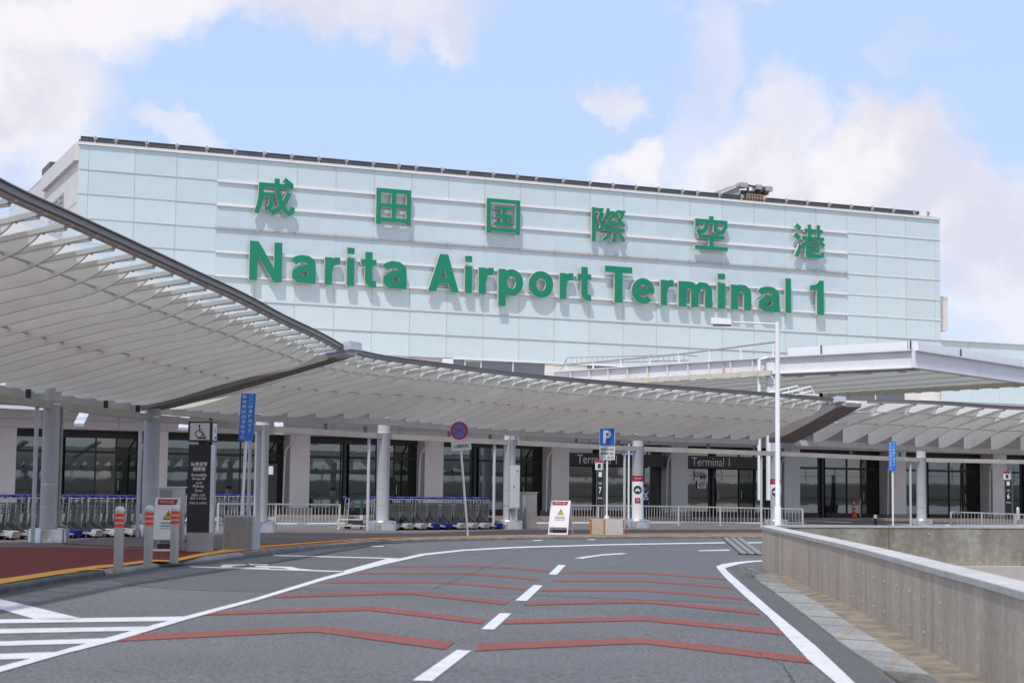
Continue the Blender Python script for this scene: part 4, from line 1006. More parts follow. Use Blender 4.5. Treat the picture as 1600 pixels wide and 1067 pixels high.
        MB().bar(pt(fa + .004, .95, 3.68), pt(fa + .004, 1.05, 3.75), .5, .14).build('fascia_end_cap', 'endcap', th)
    return th, pt, O
canA, ptA, OA = build_canopy(outA, inA, 31, 'near-left length of the curved canopy, rising highest over the luggage carts', 0, .985)
canB, ptB, OB = build_canopy(outB, inB, 33, 'long middle length of the curved canopy between the two end joints', .022, .972, endbeam=(-.008, .018))
canC, ptC, OC = build_canopy(outC, inC, 20, 'right-hand length of the curved canopy, beyond the lamp post', .03, 1, endbeam=(-.012, .022))
def endcap(pt, f, s0, s1, th, d0):
    MB().bar(pt(f, s0, 3.80), pt(f, s1, 3.90), .55, .20, up=(0, 0, 1)).build('fascia_end_cap', 'endcap', th)
endcap(ptA, .994, .94, 1.07, canA, 0)
endcap(ptB, .972 + .006, .94, 1.07, canB, 0)
# round columns: canopy thing, picture foot, own canopy
colspec = [(canA, 75, 847, 'A'), (canA, 233, 838.5, 'A'), (canB, 406, 832, 'B'), (canB, 597, 828.5, 'B'), (canB, 795, 826.5, 'B'), (canB, 996, 824.5, 'B'), (canC, 1212, 824, 'C'), (canC, 1440, 822.5, 'C'), (canC, 1660, 824, 'C'), (canA, -210, 862, 'A')]
colpos = []
for th, u, v, _ in colspec:
    p = G(u, v, KH); g = gz(p.x, p.y) + KH; O = Vector(th.location); colpos.append(Vector((p.x, p.y, g)))
    x, y = p.x - O.x, p.y - O.y
    r = .205
    c = MB().lathe([(r, g), (r, CAMZ + 2.30), (r * 1.03, CAMZ + 2.31), (r * 1.03, CAMZ + 2.35), (r * .95, CAMZ + 2.36), (r * .95, CAMZ + 2.9)], 24, (x, y)).build('column', 'column', th, smooth=True)
    MB().lathe([(r * 1.012, g + .78), (r * 1.012, g + .80)], 24, (x, y)).build('band', 'steel', c)
    MB().lathe([(r * 1.012, g + 1.30), (r * 1.012, g + 1.32)], 24, (x, y)).build('band', 'steel', c)
    MB().lathe([(r * 1.012, CAMZ + 2.24), (r * 1.012, CAMZ + 2.265)], 24, (x, y)).build('band', 'steel', c)
    MB().lathe([(.47, g - .05), (.47, g + .27), (.45, g + .30), (.24, g + .33)], 28, (x, y)).build('column_drum', 'steel', c, smooth=True)
# downpipes and gutter beams between the columns
order = [9, 0, 1, 2, 3, 4, 5, 6, 7, 8]
for a, b in zip(order, order[1:]):
    pa, pb = colpos[a], colpos[b]; th = colspec[a][0] if colspec[a][0] is not canB or colspec[b][0] is canB else colspec[b][0]
    O = Vector(th.location)
    d = (pb - pa); d.z = 0; L = d.length; d.normalize()
    A = Vector((pa.x, pa.y, CAMZ + 2.23)) + d * .21 - O; B = Vector((pb.x, pb.y, CAMZ + 2.23)) - d * .21 - O
    MB().bar(A, B, .16, .17).build('gutter_beam', 'gutter', th)
    for f in (.5, .86):
        q = A.lerp(B, f); MB().bar(q + Vector((0, 0, .09)), q + Vector((0, 0, .29)), .10, .10).build('strut', 'dark_metal', th)
    q = Vector((pb.x, pb.y, 0)) - d * .75 - O
    qg = gz(pb.x, pb.y) + KH
    MB().tube([(q.x, q.y, qg), (q.x, q.y, CAMZ + 2.14)], .048, 8).build('downpipe', 'column', th)
# conduit at the big left column
p = colpos[0]; O = Vector(canA.location); x, y, g = p.x - O.x + .235, p.y - O.y - .02, p.z
MB().tube([(x, y, CAMZ + 2.2), (x, y, g + .52), (x + .03, y - .02, g + .40), (x + .2, y - .15, g + .36), (x + .27, y - .2, g + .28), (x + .27, y - .2, g)], .03, 8).build('conduit', 'stone_grey', canA, smooth=True)
# glazed link and brackets between canopy and terminal at the far left
lk = thing('link_canopy', 'pale glazed link canopy behind the left columns', 'canopy', (-20, 60, 0))
for k in range(7):
    xx_ = -8 + k * 3.2; yy = -6 + k * 2.6
    MB().bar((xx_, yy, CAMZ + 2.75), (xx_ - .5, yy + 3.4, CAMZ + 3.55), .35, .10).build('bracket_plate', 'endcap', lk)
MB().bar((-9, -6, CAMZ + 3.3), (13, 12, CAMZ + 3.3), .12, .12).build('link_beam', 'rail_white', lk)

# ------------------------------------------------------------------ white steel porch roof of the upper road
PZ0, PZ1 = 6.3, 7.0
A_ = pxz(1214, 583, PZ0); B_ = pxz(1427, 573.5, PZ0); C_ = pxz(1612, 599.5, PZ0); D_ = pxz(1287, 619, PZ0)
E_ = pxz(866, 603, PZ0)
dCD = (D_ - C_).normalized(); D2 = D_ + dCD * 6
A_z = PZ0
porch = thing('porch_roof', 'wide white steel porch roof with a pointed front, over the upper road', 'porch roof', (B_.x, B_.y, 0))
OPp = Vector(porch.location)
def pp(p, z): return (p.x - OPp.x, p.y - OPp.y, CAMZ + z)
MB().prism([pp(p, PZ0 + .12) for p in (A_, B_, C_, D2, E_ + (D2 - D_) * .2)], (0, 0, .02)).build('soffit', 'porch_glow', porch)  # solid roof made translucent to brighten its underside
def beam(a, b, z0, z1, w, name, m, inward=0):
    mb = MB().bar(Vector(pp(a, (z0 + z1) / 2)), Vector(pp(b, (z0 + z1) / 2)), w, z1 - z0); return mb.build(name, m, porch)
def girder(a, b, stiff, name='girder'):
    beam(a, b, PZ0, PZ1, .06, name, 'whitewarm'); beam(a, b, PZ1 + .003, PZ1 + .05, .4, 'flange', 'whitewarm'); beam(a, b, PZ0 - .05, PZ0 - .003, .4, 'flange', 'whitewarm')
    n = int((b - a).length / stiff) if stiff else 0
    d = (b - a).normalized(); nr = Vector((-d.y, d.x, 0))
    for k in range(1, n):
        q = a.lerp(b, k / n)
        for sgn_ in (-1, 1):
            c = q + nr * .1 * sgn_; MB().bar(Vector(pp(c, PZ0 + .01)), Vector(pp(c, PZ1 - .01)), .13, .05, up=(d.x, d.y, 0)).build('stiffener', 'whitewarm', porch)
girder(E_, A_, 1.25); girder(A_, B_, 0, 'front_girder'); girder(B_, C_, 0, 'front_girder')
MB().bar(Vector(pp(B_, PZ0 - .02)), Vector(pp(B_, PZ1 + .03)), .16, .16).build('corner_post', 'whitewarm', porch)
# upstand set back above the front
for a, b in ((A_, B_), (B_, C_)):
    d = (b - a).normalized(); nr = Vector((-d.y, d.x, 0)) * .5
    beam(a + nr + d * .3, b + nr, PZ1 + .052, PZ1 + .48, .08, 'upstand', 'endcap' if False else 'white')
    for f in (.3, .95) if a is A_ else (.45,):
        q = a.lerp(b, f) + nr * .85; MB().bar(Vector(pp(q, PZ1 + .1)), Vector(pp(q, PZ1 + .52)), .05, .05).build('joint_cover', 'dark_metal', porch)
# tan edge beams with cleats under the soffit
def edge_cleats(a, b, z, n, inn):
    d = (b - a).normalized(); nr = Vector((-d.y, d.x, 0)) * inn
    a2, b2 = a + nr, b + nr; beam(a2, b2, PZ0 - .12, PZ0 + .10, .16, 'soffit_beam', 'soffit_dark')
    for k in range(n):
        q = a2.lerp(b2, (k + .5) / n) + nr * .25; MB().bar(Vector(pp(q, PZ0 - .16)), Vector(pp(q, PZ0 + .11)), .22, .3).build('cleat', 'soffit_dark', porch)
edge_cleats(E_, A_, 0, 14, -.45 if False else -.4); edge_cleats(A_, B_, 0, 4, .5); edge_cleats(C_, D2, 0, 16, .3)
beam(C_, D2, PZ0 - .02, PZ0 + .3, .1, 'rear_beam', 'soffit_dark')
for k in range(1, 9):
    f = k / 9; MB().bar(Vector(pp(E_.lerp(D2, f), PZ0 + .09)), Vector(pp(A_.lerp(C_, f) if False else (A_.lerp(B_, f * 2) if f < .5 else B_.lerp(C_, f * 2 - 1)), PZ0 + .09)), .05, .05).build('soffit_joint', 'soffit', porch)
# big column with conduits under the near corner
cpx = DP(1207, 600, (A_.y) + .3)
cc_ = V2(cpx.x, cpx.y); 
MB().lathe([(.30, CAMZ + .5), (.30, CAMZ + PZ0 + .5)], 24, (cc_.x - OPp.x, cc_.y - OPp.y)).build('column', 'white', porch, smooth=True)
for z in (5.2, 5.75, 6.2): MB().lathe([(.315, CAMZ + z), (.315, CAMZ + z + .025)], 24, (cc_.x - OPp.x, cc_.y - OPp.y)).build('band', 'louvre', porch)
q = cc_ - V2(.62, .1); MB().tube([(q.x - OPp.x, q.y - OPp.y, CAMZ + .5), (q.x - OPp.x, q.y - OPp.y, CAMZ + PZ0 + .62), (q.x - OPp.x + .35, q.y - OPp.y, CAMZ + PZ0 + .72)], .085, 8).build('drainpipe', 'white', porch, smooth=True)
# pipes and posts along the side girder
def gp(f, z, o=0):
    p = E_.lerp(A_, f); return Vector(pp(p, z)) + Vector((0, 0, 0))
MB().tube([gp(0, 7.35), gp(.3, 7.42), gp(.6, 7.5), gp(1.0, 7.75)], .045, 8).build('handrail', 'louvre', porch, smooth=True)
for k in range(8):
    f = .06 + k * .132; MB().bar(gp(f, PZ1 + .05), gp(f, 7.36 + .3 * f), .08, .08).build('rail_post', 'whitewarm', porch)
for f in (.45, .78): 
    MB().box(gp(f, 0).x - .04, gp(f, 0).x + .04, gp(f, 0).y - .12, gp(f, 0).y - .05, CAMZ + PZ0 + .02, CAMZ + PZ0 + .62).build('rust_streak', 'rust', porch)
# catwalk railing seen over the far girder
cat = thing('roof_catwalk_rail', 'thin grey ladder-like railing lying along the porch roof', 'railing', tuple(DP(870, 585, 101)))
cO = Vector(cat.location)
cw = [DP(872, 585, 101) - cO, DP(887, 558.5, 101) - cO, DP(1000, 556, 97) - cO, DP(1060, 553.5, 94) - cO, DP(1090, 556.5, 93) - cO]
MB().tube(cw, .03, 6).build('top_rail', 'louvre', cat)
low = [DP(881, 568, 101) - cO, DP(1000, 565, 97) - cO, DP(1075, 563, 94) - cO]
MB().tube(low, .03, 6).build('bottom_rail', 'louvre', cat)
for k in range(24):
    u = 885 + k * 8; dd_ = 101 - k * .3; MB().bar(DP(u, 558.6 - k * .2, dd_) - cO, DP(u, 567.5 - k * .2, dd_) - cO, .03).build('bar', 'louvre', cat)
# white guard railing on the canopy roof, right of the lamp
gr = thing('roof_guard_rail', 'small white sloping guard rails on the canopy roof right of the lamp post', 'railing', tuple(DP(1225, 620, 68)))
gO = Vector(gr.location)
def gd(u, v, d=68): return DP(u, v, d) - gO
for (u0, v0, u1, v1, u2, v2) in [(1200, 614, 1246, 603, 1252, 616), (1222, 615, 1267, 604, 1273, 617)]:
    MB().tube([gd(u0, v0), gd(u1, v1), gd(u2, v2)], .03, 6).build('rail', 'white', gr); MB().tube([gd(u0, v0 + 6), gd(u1 + 2, v1 + 7)], .025, 6).build('rail', 'white', gr)
    for f in (.35, .7): u = u0 + (u1 - u0) * f; MB().bar(gd(u, v0 + (v1 - v0) * f), gd(u, 620), .03).build('post', 'white', gr)
for u, w in ((1241, 9), (1279, 6)): MB().add([gd(u, 614), gd(u + w, 614), gd(u + w + 1, 623), gd(u, 623)], [(0, 1, 2, 3)]).prism([gd(u, 614), gd(u + w, 614), gd(u + w + 1, 623), gd(u, 623)], (0, .3, 0)).build('bracket', 'white', gr)
MB().tube([gd(1248, 616.5), gd(1280, 618.5)], .06, 8).build('rail', 'bracket', gr)

# ------------------------------------------------------------------ street furniture
def base_at(u, v, h=KH):
    p = G(u, v, h); return Vector((p.x, p.y, gz(p.x, p.y) + h))
def face_cam(p): return math.atan2(p.x, p.y) * -1          # rotation that turns local -y to the camera
def hgt(p, v): return zat(p.x, p.y, v) - p.z
def wid(p, du): return du * p.y / FPX

# striped steel bollards
bol = None
BL = [(184.5, 890.3, 790.6, 'nearest red-banded steel bollard, leftmost of the three at the kerb'), (231, 882.6, 790.3, 'middle red-banded steel bollard, just left of the white folding board'), (271.8, 877.6, 790.2, 'red-banded steel bollard standing in front of the white folding board')]
bol_me = None
for u, v, vt, lab in BL:
    p = base_at(u, v); t = thing('bollard', lab, 'bollard', tuple(p), 0, 'red banded bollards along the kerb')
    if bol_me is None:
        H = hgt(p, vt); r = wid(p, 7.4)
        bol_me = MB().lathe([(r, -.02), (r, H - .09), (r * .99, H - .085)], 24).mesh('post', 'steel_sat', True), MB().lathe([(r * .99, H - .085), (r * 1.02, H - .08), (r * 1.0, H - .05), (r * .8, H - .02), (r * .45, H - .004), (.005, H)], 24).mesh('cap', 'offwhite', True), [MB().lathe([(r * 1.03, z), (r * 1.03, z + .055)], 24).mesh('reflective_band', 'redband', True) for z in (H - .165, H - .245, H - .325)]
    put('post', bol_me[0], t); put('cap', bol_me[1], t)
    for m_ in bol_me[2]: put('reflective_band', m_, t)

# folding A-boards
def aboard(u, v, vt, w_px, lab, rz):
    p = base_at(u, v); t = thing('folding_sign_board', lab, 'sign board', tuple(p), rz, 'white folding boards with a red heading')
    H = hgt(p, vt); w = wid(p, w_px); dpt = .26
    for s_ in (-1, 1):
        nm = 'front_board' if s_ < 0 else 'rear_board'
        bt = lambda x, z, o=0: (x, s_ * (dpt * (1 - z / H) + .012) + o * s_, z)
        zb = H * .22
        pan = MB().prism([bt(-w / 2, zb), bt(w / 2, zb), bt(w / 2, H), bt(-w / 2, H)], (0, s_ * -.014, 0)).build(nm, 'white', t)
        MB().prism([bt(-w / 2 - .02, 0, .004), bt(-w / 2 + .01, 0, .004), bt(-w / 2 + .01, H + .01, .004), bt(-w / 2 - .02, H + .01, .004)], (0, s_ * -.025, 0)).build('frame_leg', 'white', t)
        MB().prism([bt(w / 2 - .01, 0, .004), bt(w / 2 + .02, 0, .004), bt(w / 2 + .02, H + .01, .004), bt(w / 2 - .01, H + .01, .004)], (0, s_ * -.025, 0)).build('frame_leg', 'white', t)
        MB().prism([bt(-w / 2, 0.01), bt(w / 2, .01), bt(w / 2, .05), bt(-w / 2, .05)], (0, s_ * -.02, 0)).build('foot_rail', 'white', t)
        if s_ < 0:
            def onb(x, z, o): return (x, -(dpt * (1 - z / H) + .012) - o, z)
            hb = MB().prism([onb(-w * .43, H * .87, .002), onb(w * .36, H * .87, .002), onb(w * .42, H * .975, .002), onb(-w * .43, H * .975, .002)], (0, -.003, 0)).build('heading', 'magenta', pan)
            lettering('TOKYO 2020', 'offwhite', hb, -.02, H * .922, w=w * .62, h=H * .052, y=-(dpt * (1 - .922) + .012) - .006, bold=.02)
            c = H * .68; s2 = H * .085
            MB().prism([onb(-s2 * 1.15 + .03, c - s2, .002), onb(s2 * 1.15 + .03, c - s2, .002), onb(.03, c + s2, .002)], (0, -.003, 0)).build('warning_triangle', 'ink', pan)
            MB().prism([onb(-s2 * .85 + .03, c - s2 * .82, .006), onb(s2 * .85 + .03, c - s2 * .82, .006), onb(.03, c + s2 * .68, .006)], (0, -.003, 0)).build('warning_triangle_face', 'yellow', pan)
            MB().prism([onb(.02, c - s2 * .35, .010), onb(.04, c - s2 * .35, .010), onb(.044, c + s2 * .3, .010), onb(.016, c + s2 * .3, .010)], (0, -.002, 0)).build('exclamation_mark', 'ink', pan)
            MB().prism([onb(.02, c - s2 * .65, .010), onb(.04, c - s2 * .65, .010), onb(.04, c - s2 * .48, .010), onb(.02, c - s2 * .48, .010)], (0, -.002, 0)).build('exclamation_mark', 'ink', pan)
            for k, (tx, ww) in enumerate((('関係車両優先', .5), ('大会関係者専用乗降場', .62), ('Games vehicles only', .5))):
                z = H * (.53 - k * .05); lettering(tx, 'ink', pan, .02, z, w=w * ww, h=H * .026, y=-(dpt * (1 - z / H) + .012) - .004, bold=0)
    MB().box(-w * .35, w * .35, -.14, .14, .0, H * .14).build('weight_bag', 'cartblue' if False else 'dark_metal', t)
    return t
aboard(261, 861, 777.5, 37, 'white folding board with red heading, behind the red-banded bollards', face_cam(base_at(261, 861)) - .25)
aboard(876, 835, 782, 30, 'white folding board with a red heading beside the tall steel cabinet', face_cam(base_at(876, 835)) + .30 - .62)

# accessible-zone pylon
p = base_at(312, 861.5); t = thing('sign_pylon', 'tall black accessible-zone pylon with a white wheelchair sign box on top', 'sign pylon', tuple(p), face_cam(p) - .42)
H = hgt(p, 659); W = wid(p, 33) / math.cos(.42) ; D = .26
MB().box(-W / 2, W / 2, -D / 2, D / 2, -.02, .38).build('base', 'steel_sat', t)
bd = MB().box(-W / 2 - .004, W / 2 + .004, -D / 2 - .004, D / 2 - .05, .385, H - .46).build('black_panel', 'black', t)
MB().box(-W / 2 + .0, W / 2 + .01, -D / 2 + .21, D / 2 + .02, .385, H - .46).build('steel_edge', 'steel_sat', t)
MB().box(W / 2 + .005, W / 2 + .012, -D / 2 + .02, D / 2 - .06, .385, H - .46).build('side_panel', 'cabinet', t)
MB().box(-.06, .06, -.06, .06, H - .46, H - .40).build('neck', 'dark_metal', t)
hb = MB().box(-W / 2 - .02, W / 2 + .02, -D / 2 - .01, D / 2 + .01, H - .40, H).build('head_box', 'black', t)
fc = MB().box(-W / 2 + .02, W / 2 - .02, -D / 2 - .018, -D / 2 - .011, H - .37, H - .03).build('wheelchair_sign', 'offwhite', hb)
sd = MB().box(W / 2 + .021, W / 2 + .028, -D / 2 + .03, D / 2 - .03, H - .37, H - .03).build('side_sign', 'offwhite', hb)
y_ = -D / 2 - .022; cz = H - .2
def st(pts, w, y=y_):
    L_, R_ = stroke_poly(pts, w); n = len(L_); mb = MB()
    for k in range(n - 1): mb.prism([(q.x, y, cz + q.y) for q in (L_[k], L_[k + 1], R_[k + 1], R_[k])], (0, .003, 0))
    return mb
st(arc(-.015, -.045, .075, .075, 110, 395, 20), .017).build('pictogram_wheel', 'ink', fc)
st([(-.01, .08), (-.005, .0), (.055, -.005), (.09, -.085), (.115, -.075)], .022).build('pictogram_figure', 'ink', fc)
st([(-.008, .045), (.05, .045)], .016, y_ - .004).build('pictogram_arm', 'ink', fc)
MB().tube([(-.012, y_, cz + .115), (-.012, y_ + .003, cz + .115)], .024, 12).build('pictogram_head', 'ink', fc)
MB().prism([(-.08, y_, cz - .145), (.14, y_, cz - .145), (.14, y_, cz - .10)], (0, .003, 0)).build('pictogram_ramp', 'ink', fc)
MB().prism([(W / 2 + .032, -.05, cz - .14), (W / 2 + .032, .07, cz - .14), (W / 2 + .032, .07, cz - .09)], (-.003, 0, 0)).build('pictogram_ramp', 'ink', sd)
st_ = MB(); st_.prism([(W / 2 + .032, 0, cz - .02), (W / 2 + .032, .02, cz - .02), (W / 2 + .032, .02, cz + .09), (W / 2 + .032, 0, cz + .09)], (-.003, 0, 0)).build('pictogram_figure', 'ink', sd)
rows = [('障害者等', 1.68, .30, .085), ('乗降場', 1.585, .235, .085), ('Accessible', 1.475, .29, .062), ('Drop-off', 1.395, .24, .068), ('and', 1.325, .11, .055), ('Pick-up', 1.25, .205, .068), ('Zone', 1.175, .145, .055), ('残障人士等', 1.085, .25, .052), ('乘客上下车处', 1.022, .30, .052), ('장애인 등 승하차장', .93, .32, .052)]
for tx, z, w, h in rows:
    zz = z / 2.50 * H; lettering(tx, 'offwhite', bd, 0, zz, w=w * W / .40, h=h * H / 2.5, y=-D / 2 - .006, bold=.02 if h > .06 else .01)
    lettering(tx[:3], 'offwhite', t, 0.0, zz, w=.09, h=h * .7, y=W / 2 + .014, side='x', bold=.01)
p2 = base_at(296, 846); t2 = thing('ticket_post', 'slim dark machine post half hidden behind the black pylon', 'post', tuple(p2), face_cam(p2))
MB().box(-.07, .1, -.08, .08, 0, hgt(p2, 727)).build('body', 'black', t2); MB().box(-.1, .12, -.1, .1, 0, .04).build('foot', 'dark_metal', t2)

# blue no-stopping boards on poles
def blue_sign(pu, pv, u0, u1, v0, v1, lab, base, lean=0.0, tilt=0.0):
    p = base_at(pu, pv, KH if base != 'low' else .02); t = thing('blue_sign', lab, 'sign', tuple(p), face_cam(p) - .12, 'blue notice boards on white poles')
    zt, zb = hgt(p, v0), hgt(p, v1); w = wid(p, u1 - u0); cx = wid(p, (u0 + u1) / 2 - pu) * .0 + lean * (zt + zb) / 2
    MB().tube([(0, 0, 0), (lean * (zt - .05), 0, zt - .05)], .032, 10).build('pole', 'white', t, smooth=True)
    b = MB().box(cx - w / 2, cx + w / 2, -.062, -.04, zb, zt).build('board', 'blue', t)
    hh = zt - zb
    for k, ch in enumerate('ここは乗降場です'): lettering(ch, 'offwhite', b, cx + w * .22, zt - hh * (.065 + k * .103), w=w * .30 if ch not in 'すこ' else w * .26, h=hh * .074, y=-.063, bold=.01)
    for k, ch in enumerate('駐停車は出来ません'): lettering(ch, 'offwhite', b, cx - w * .24, zt - hh * (.065 + k * .106), w=w * .30, h=hh * .078, y=-.063, bold=.01)
    return p, t
# its stone block
pb = base_at(372, 858.8)
w1 = wid(pb, 48); t = thing('stone_block', 'grey stone block with pale edges carrying the blue sign pole', 'stone block', tuple(pb), face_cam(pb) - .3)
hb_ = hgt(pb, 805)
MB().box(-w1 / 2, w1 / 2, -.02, .5, 0, hb_).build('block', 'stone_pale', t)
MB().box(-w1 / 2 + .03, w1 / 2 - .03, -.03, -.021, .03, hb_ - .04).build('front_panel', 'stone_grey', t)
pp_ = Vector((pb.x + .05, pb.y + .25, 0)); 
p = Vector((pb.x + .02, pb.y + .25, pb.z + hb_))
t = thing('blue_sign', 'large blue notice board on a pole standing on the grey stone block', 'sign', tuple(p), face_cam(p) - .12, 'blue notice boards on white poles')
zt, zb = hgt(p, 615), hgt(p, 688.5); w = wid(p, 23); ln = .035
MB().tube([(-.0, 0, -.0), (ln * (zt - .05), 0, zt + .01)], .032, 10).build('pole', 'white', t, smooth=True)
def tb(x, z): return x + ln * z
b = MB().prism([(tb(-w / 2, zb), -.06, zb), (tb(w / 2, zb), -.06, zb), (tb(w / 2, zt), -.06, zt), (tb(-w / 2, zt), -.06, zt)], (0, .02, 0)).build('board', 'blue', t)
hh = zt - zb
for k, ch in enumerate('ここは乗降場です'): z = zt - hh * (.065 + k * .103); lettering(ch, 'offwhite', b, tb(w * .21, z), z, w=w * .27, h=hh * .074, y=-.061, bold=.01)
for k, ch in enumerate('駐停車は出来ません'): z = zt - hh * (.065 + k * .106); lettering(ch, 'offwhite', b, tb(-w * .24, z), z, w=w * .30, h=hh * .078, y=-.061, bold=.01)
pf = G(1395.5, 829, 0)
blue_sign(1395.5, 837, 1388, 1399, 690, 735.5, 'small blue notice board on a thin white pole behind the far parapet', 'low')

# leaning round no-stopping sign
p = base_at(731, 836.5); lean_top = wid(p, 715.5 - 731); Ht = hgt(p, 673)
t = thing('no_stopping_sign', 'round red and blue no-stopping sign on a leaning white pole at the kerb', 'road sign', tuple(p), face_cam(p))
MB().tube([(0, 0, 0), (lean_top, 0, Ht)], .033, 10).build('pole', 'white', t, smooth=True)
def disc(r0, y0, y1, m, name, par, cx, cz, n=32): return MB().tube([(cx, y0, cz), (cx, y1, cz)], r0, n).build(name, m, par)
R_ = wid(p, 14.6)
dd = disc(R_, -.05, -.038, 'offwhite', 'disc', t, lean_top, Ht); disc(R_ * .965, -.054, -.051, 'signred', 'red_ring', dd, lean_top, Ht); disc(R_ * .70, -.058, -.055, 'blue', 'blue_field', dd, lean_top, Ht)
for ang in (math.radians(32), math.radians(-32)):
    a_ = Vector((math.cos(ang), 0, math.sin(ang))) * R_ * .72; c_ = Vector((lean_top, -.061 - (.003 if ang > 0 else 0), Ht)); MB().bar(c_ - a_, c_ + a_, .004, R_ * .17, up=(0, 0, 1)).build('cross_bar', 'signred', dd)
zc0 = hgt(p, 697); cx0 = lean_top * zc0 / Ht + .02; pw_, ph_ = wid(p, 31), wid(p, 13); rt = math.radians(5)
def rot2(x, z): return (cx0 + x * math.cos(rt) - z * math.sin(rt), zc0 + x * math.sin(rt) + z * math.cos(rt))
pl = MB().prism([(rot2(x, z)[0], -.05, rot2(x, z)[1]) for x, z in ((-pw_ / 2, -ph_ / 2), (pw_ / 2, -ph_ / 2), (pw_ / 2, ph_ / 2), (-pw_ / 2, ph_ / 2))], (0, .012, 0)).build('supplementary_plate', 'offwhite', t)
lettering('人の乗降を除く', 'ink', pl, cx0, zc0, w=pw_ * .82, h=ph_ * .5, y=-.051, rot=rt, bold=.012)

# parking sign on two blocks
p = base_at(948.5, 834.5); t = thing('concrete_block', 'tan and grey block with striped corners under the parking sign', 'concrete block', tuple(p), face_cam(p) - .0)
w = wid(p, 53); x0 = -w / 2; hb_ = hgt(p, 810.5)
MB().box(x0, x0 + w * .42, .01, .5, 0, hb_).build('block', 'tanblock', t); MB().box(x0 + w * .43, x0 + w, -.03, .5, 0, hb_ - .005).build('block', 'stone_pale', t)
for xx_ in (x0 - .01, x0 + w * .40, x0 + w * .965):
    e = MB().box(xx_, xx_ + .045, -.036, .02, 0.002, hb_ - .01).build('corner_guard', 'paint_orange', t)
    for k in range(5):
        z = .02 + k * hb_ / 5.3; MB().prism([(xx_ - .002, -.040, z), (xx_ + .047, -.040, z + .04), (xx_ + .047, -.040, z + .075), (xx_ - .002, -.040, z + .035)], (0, .003, 0)).build('stripe', 'ink', e)
pq = Vector((p.x, p.y + .25, p.z + hb_)); t = thing('parking_sign', 'blue parking sign with a white P above a small white plate, on a white pole', 'road sign', tuple(pq), face_cam(pq))
MB().tube([(0, 0, 0), (0, 0, hgt(pq, 672))], .03, 10).build('pole', 'white', t, smooth=True); MB().lathe([(.10, 0), (.10, .02), (.05, .12)], 12).build('foot', 'galv', t)
zt, zb = hgt(pq, 668.8), hgt(pq, 696.5); w = wid(pq, 24)
b = MB().box(-w / 2, w / 2, -.055, -.035, zb, zt).build('board', 'offwhite', t); b2 = MB().box(-w / 2 + .012, w / 2 - .012, -.059, -.056, zb + .012, zt - .012).build('blue_face', 'blue2', b)
lettering('P', 'offwhite', b2, .0, (zt + zb) / 2, w=w * .52, h=(zt - zb) * .74, y=-.060, bold=.03)
zt2, zb2 = hgt(pq, 698), hgt(pq, 718.5)
b3 = MB().box(-w / 2, w / 2, -.055, -.035, zb2, zt2).build('supplementary_plate', 'offwhite', t); h3 = zt2 - zb2
for k, tx in enumerate(('東京2020大会', '関係車両に限る', 'ここから')): lettering(tx, 'ink', b3, 0, zt2 - h3 * (.19 + k * .31), w=w * .84, h=h3 * .22, y=-.056, bold=.01)

# pedestrian-crossing signs back to back on a pole
p = base_at(982, 823); t = thing('crossing_sign', 'pair of small blue pedestrian crossing signs on a slim pole beside the banner column', 'road sign', tuple(p), face_cam(p))
MB().tube([(0, 0, 0), (0, 0, hgt(p, 694))], .035, 8).build('pole', 'white', t)
zt, zb = hgt(p, 694.5), hgt(p, 711)
for s_ in (-1, 1):
    c = s_ * .145; b = MB().prism([(c - .125, -.06, zb), (c + .125, -.06, zb), (c + .05 if s_ < 0 else c + .03, -.06, zt), (c - .03 if s_ < 0 else c - .05, -.06, zt)], (0, .015, 0)).build('blue_board', 'blue2', t)
    MB().prism([(c - .10, -.064, zb + .03), (c + .10, -.064, zb + .03), (c + .09, -.064, zb + .055), (c - .09, -.064, zb + .055)], (0, .003, 0)).build('white_stripe', 'offwhite', b)
    MB().prism([(c - .03, -.064, zb + .09), (c + .05, -.064, zb + .11), (c + .05, -.064, zb + .17), (c - .0, -.064, zb + .2)], (0, .003, 0)).build('walking_figure', 'offwhite', b)

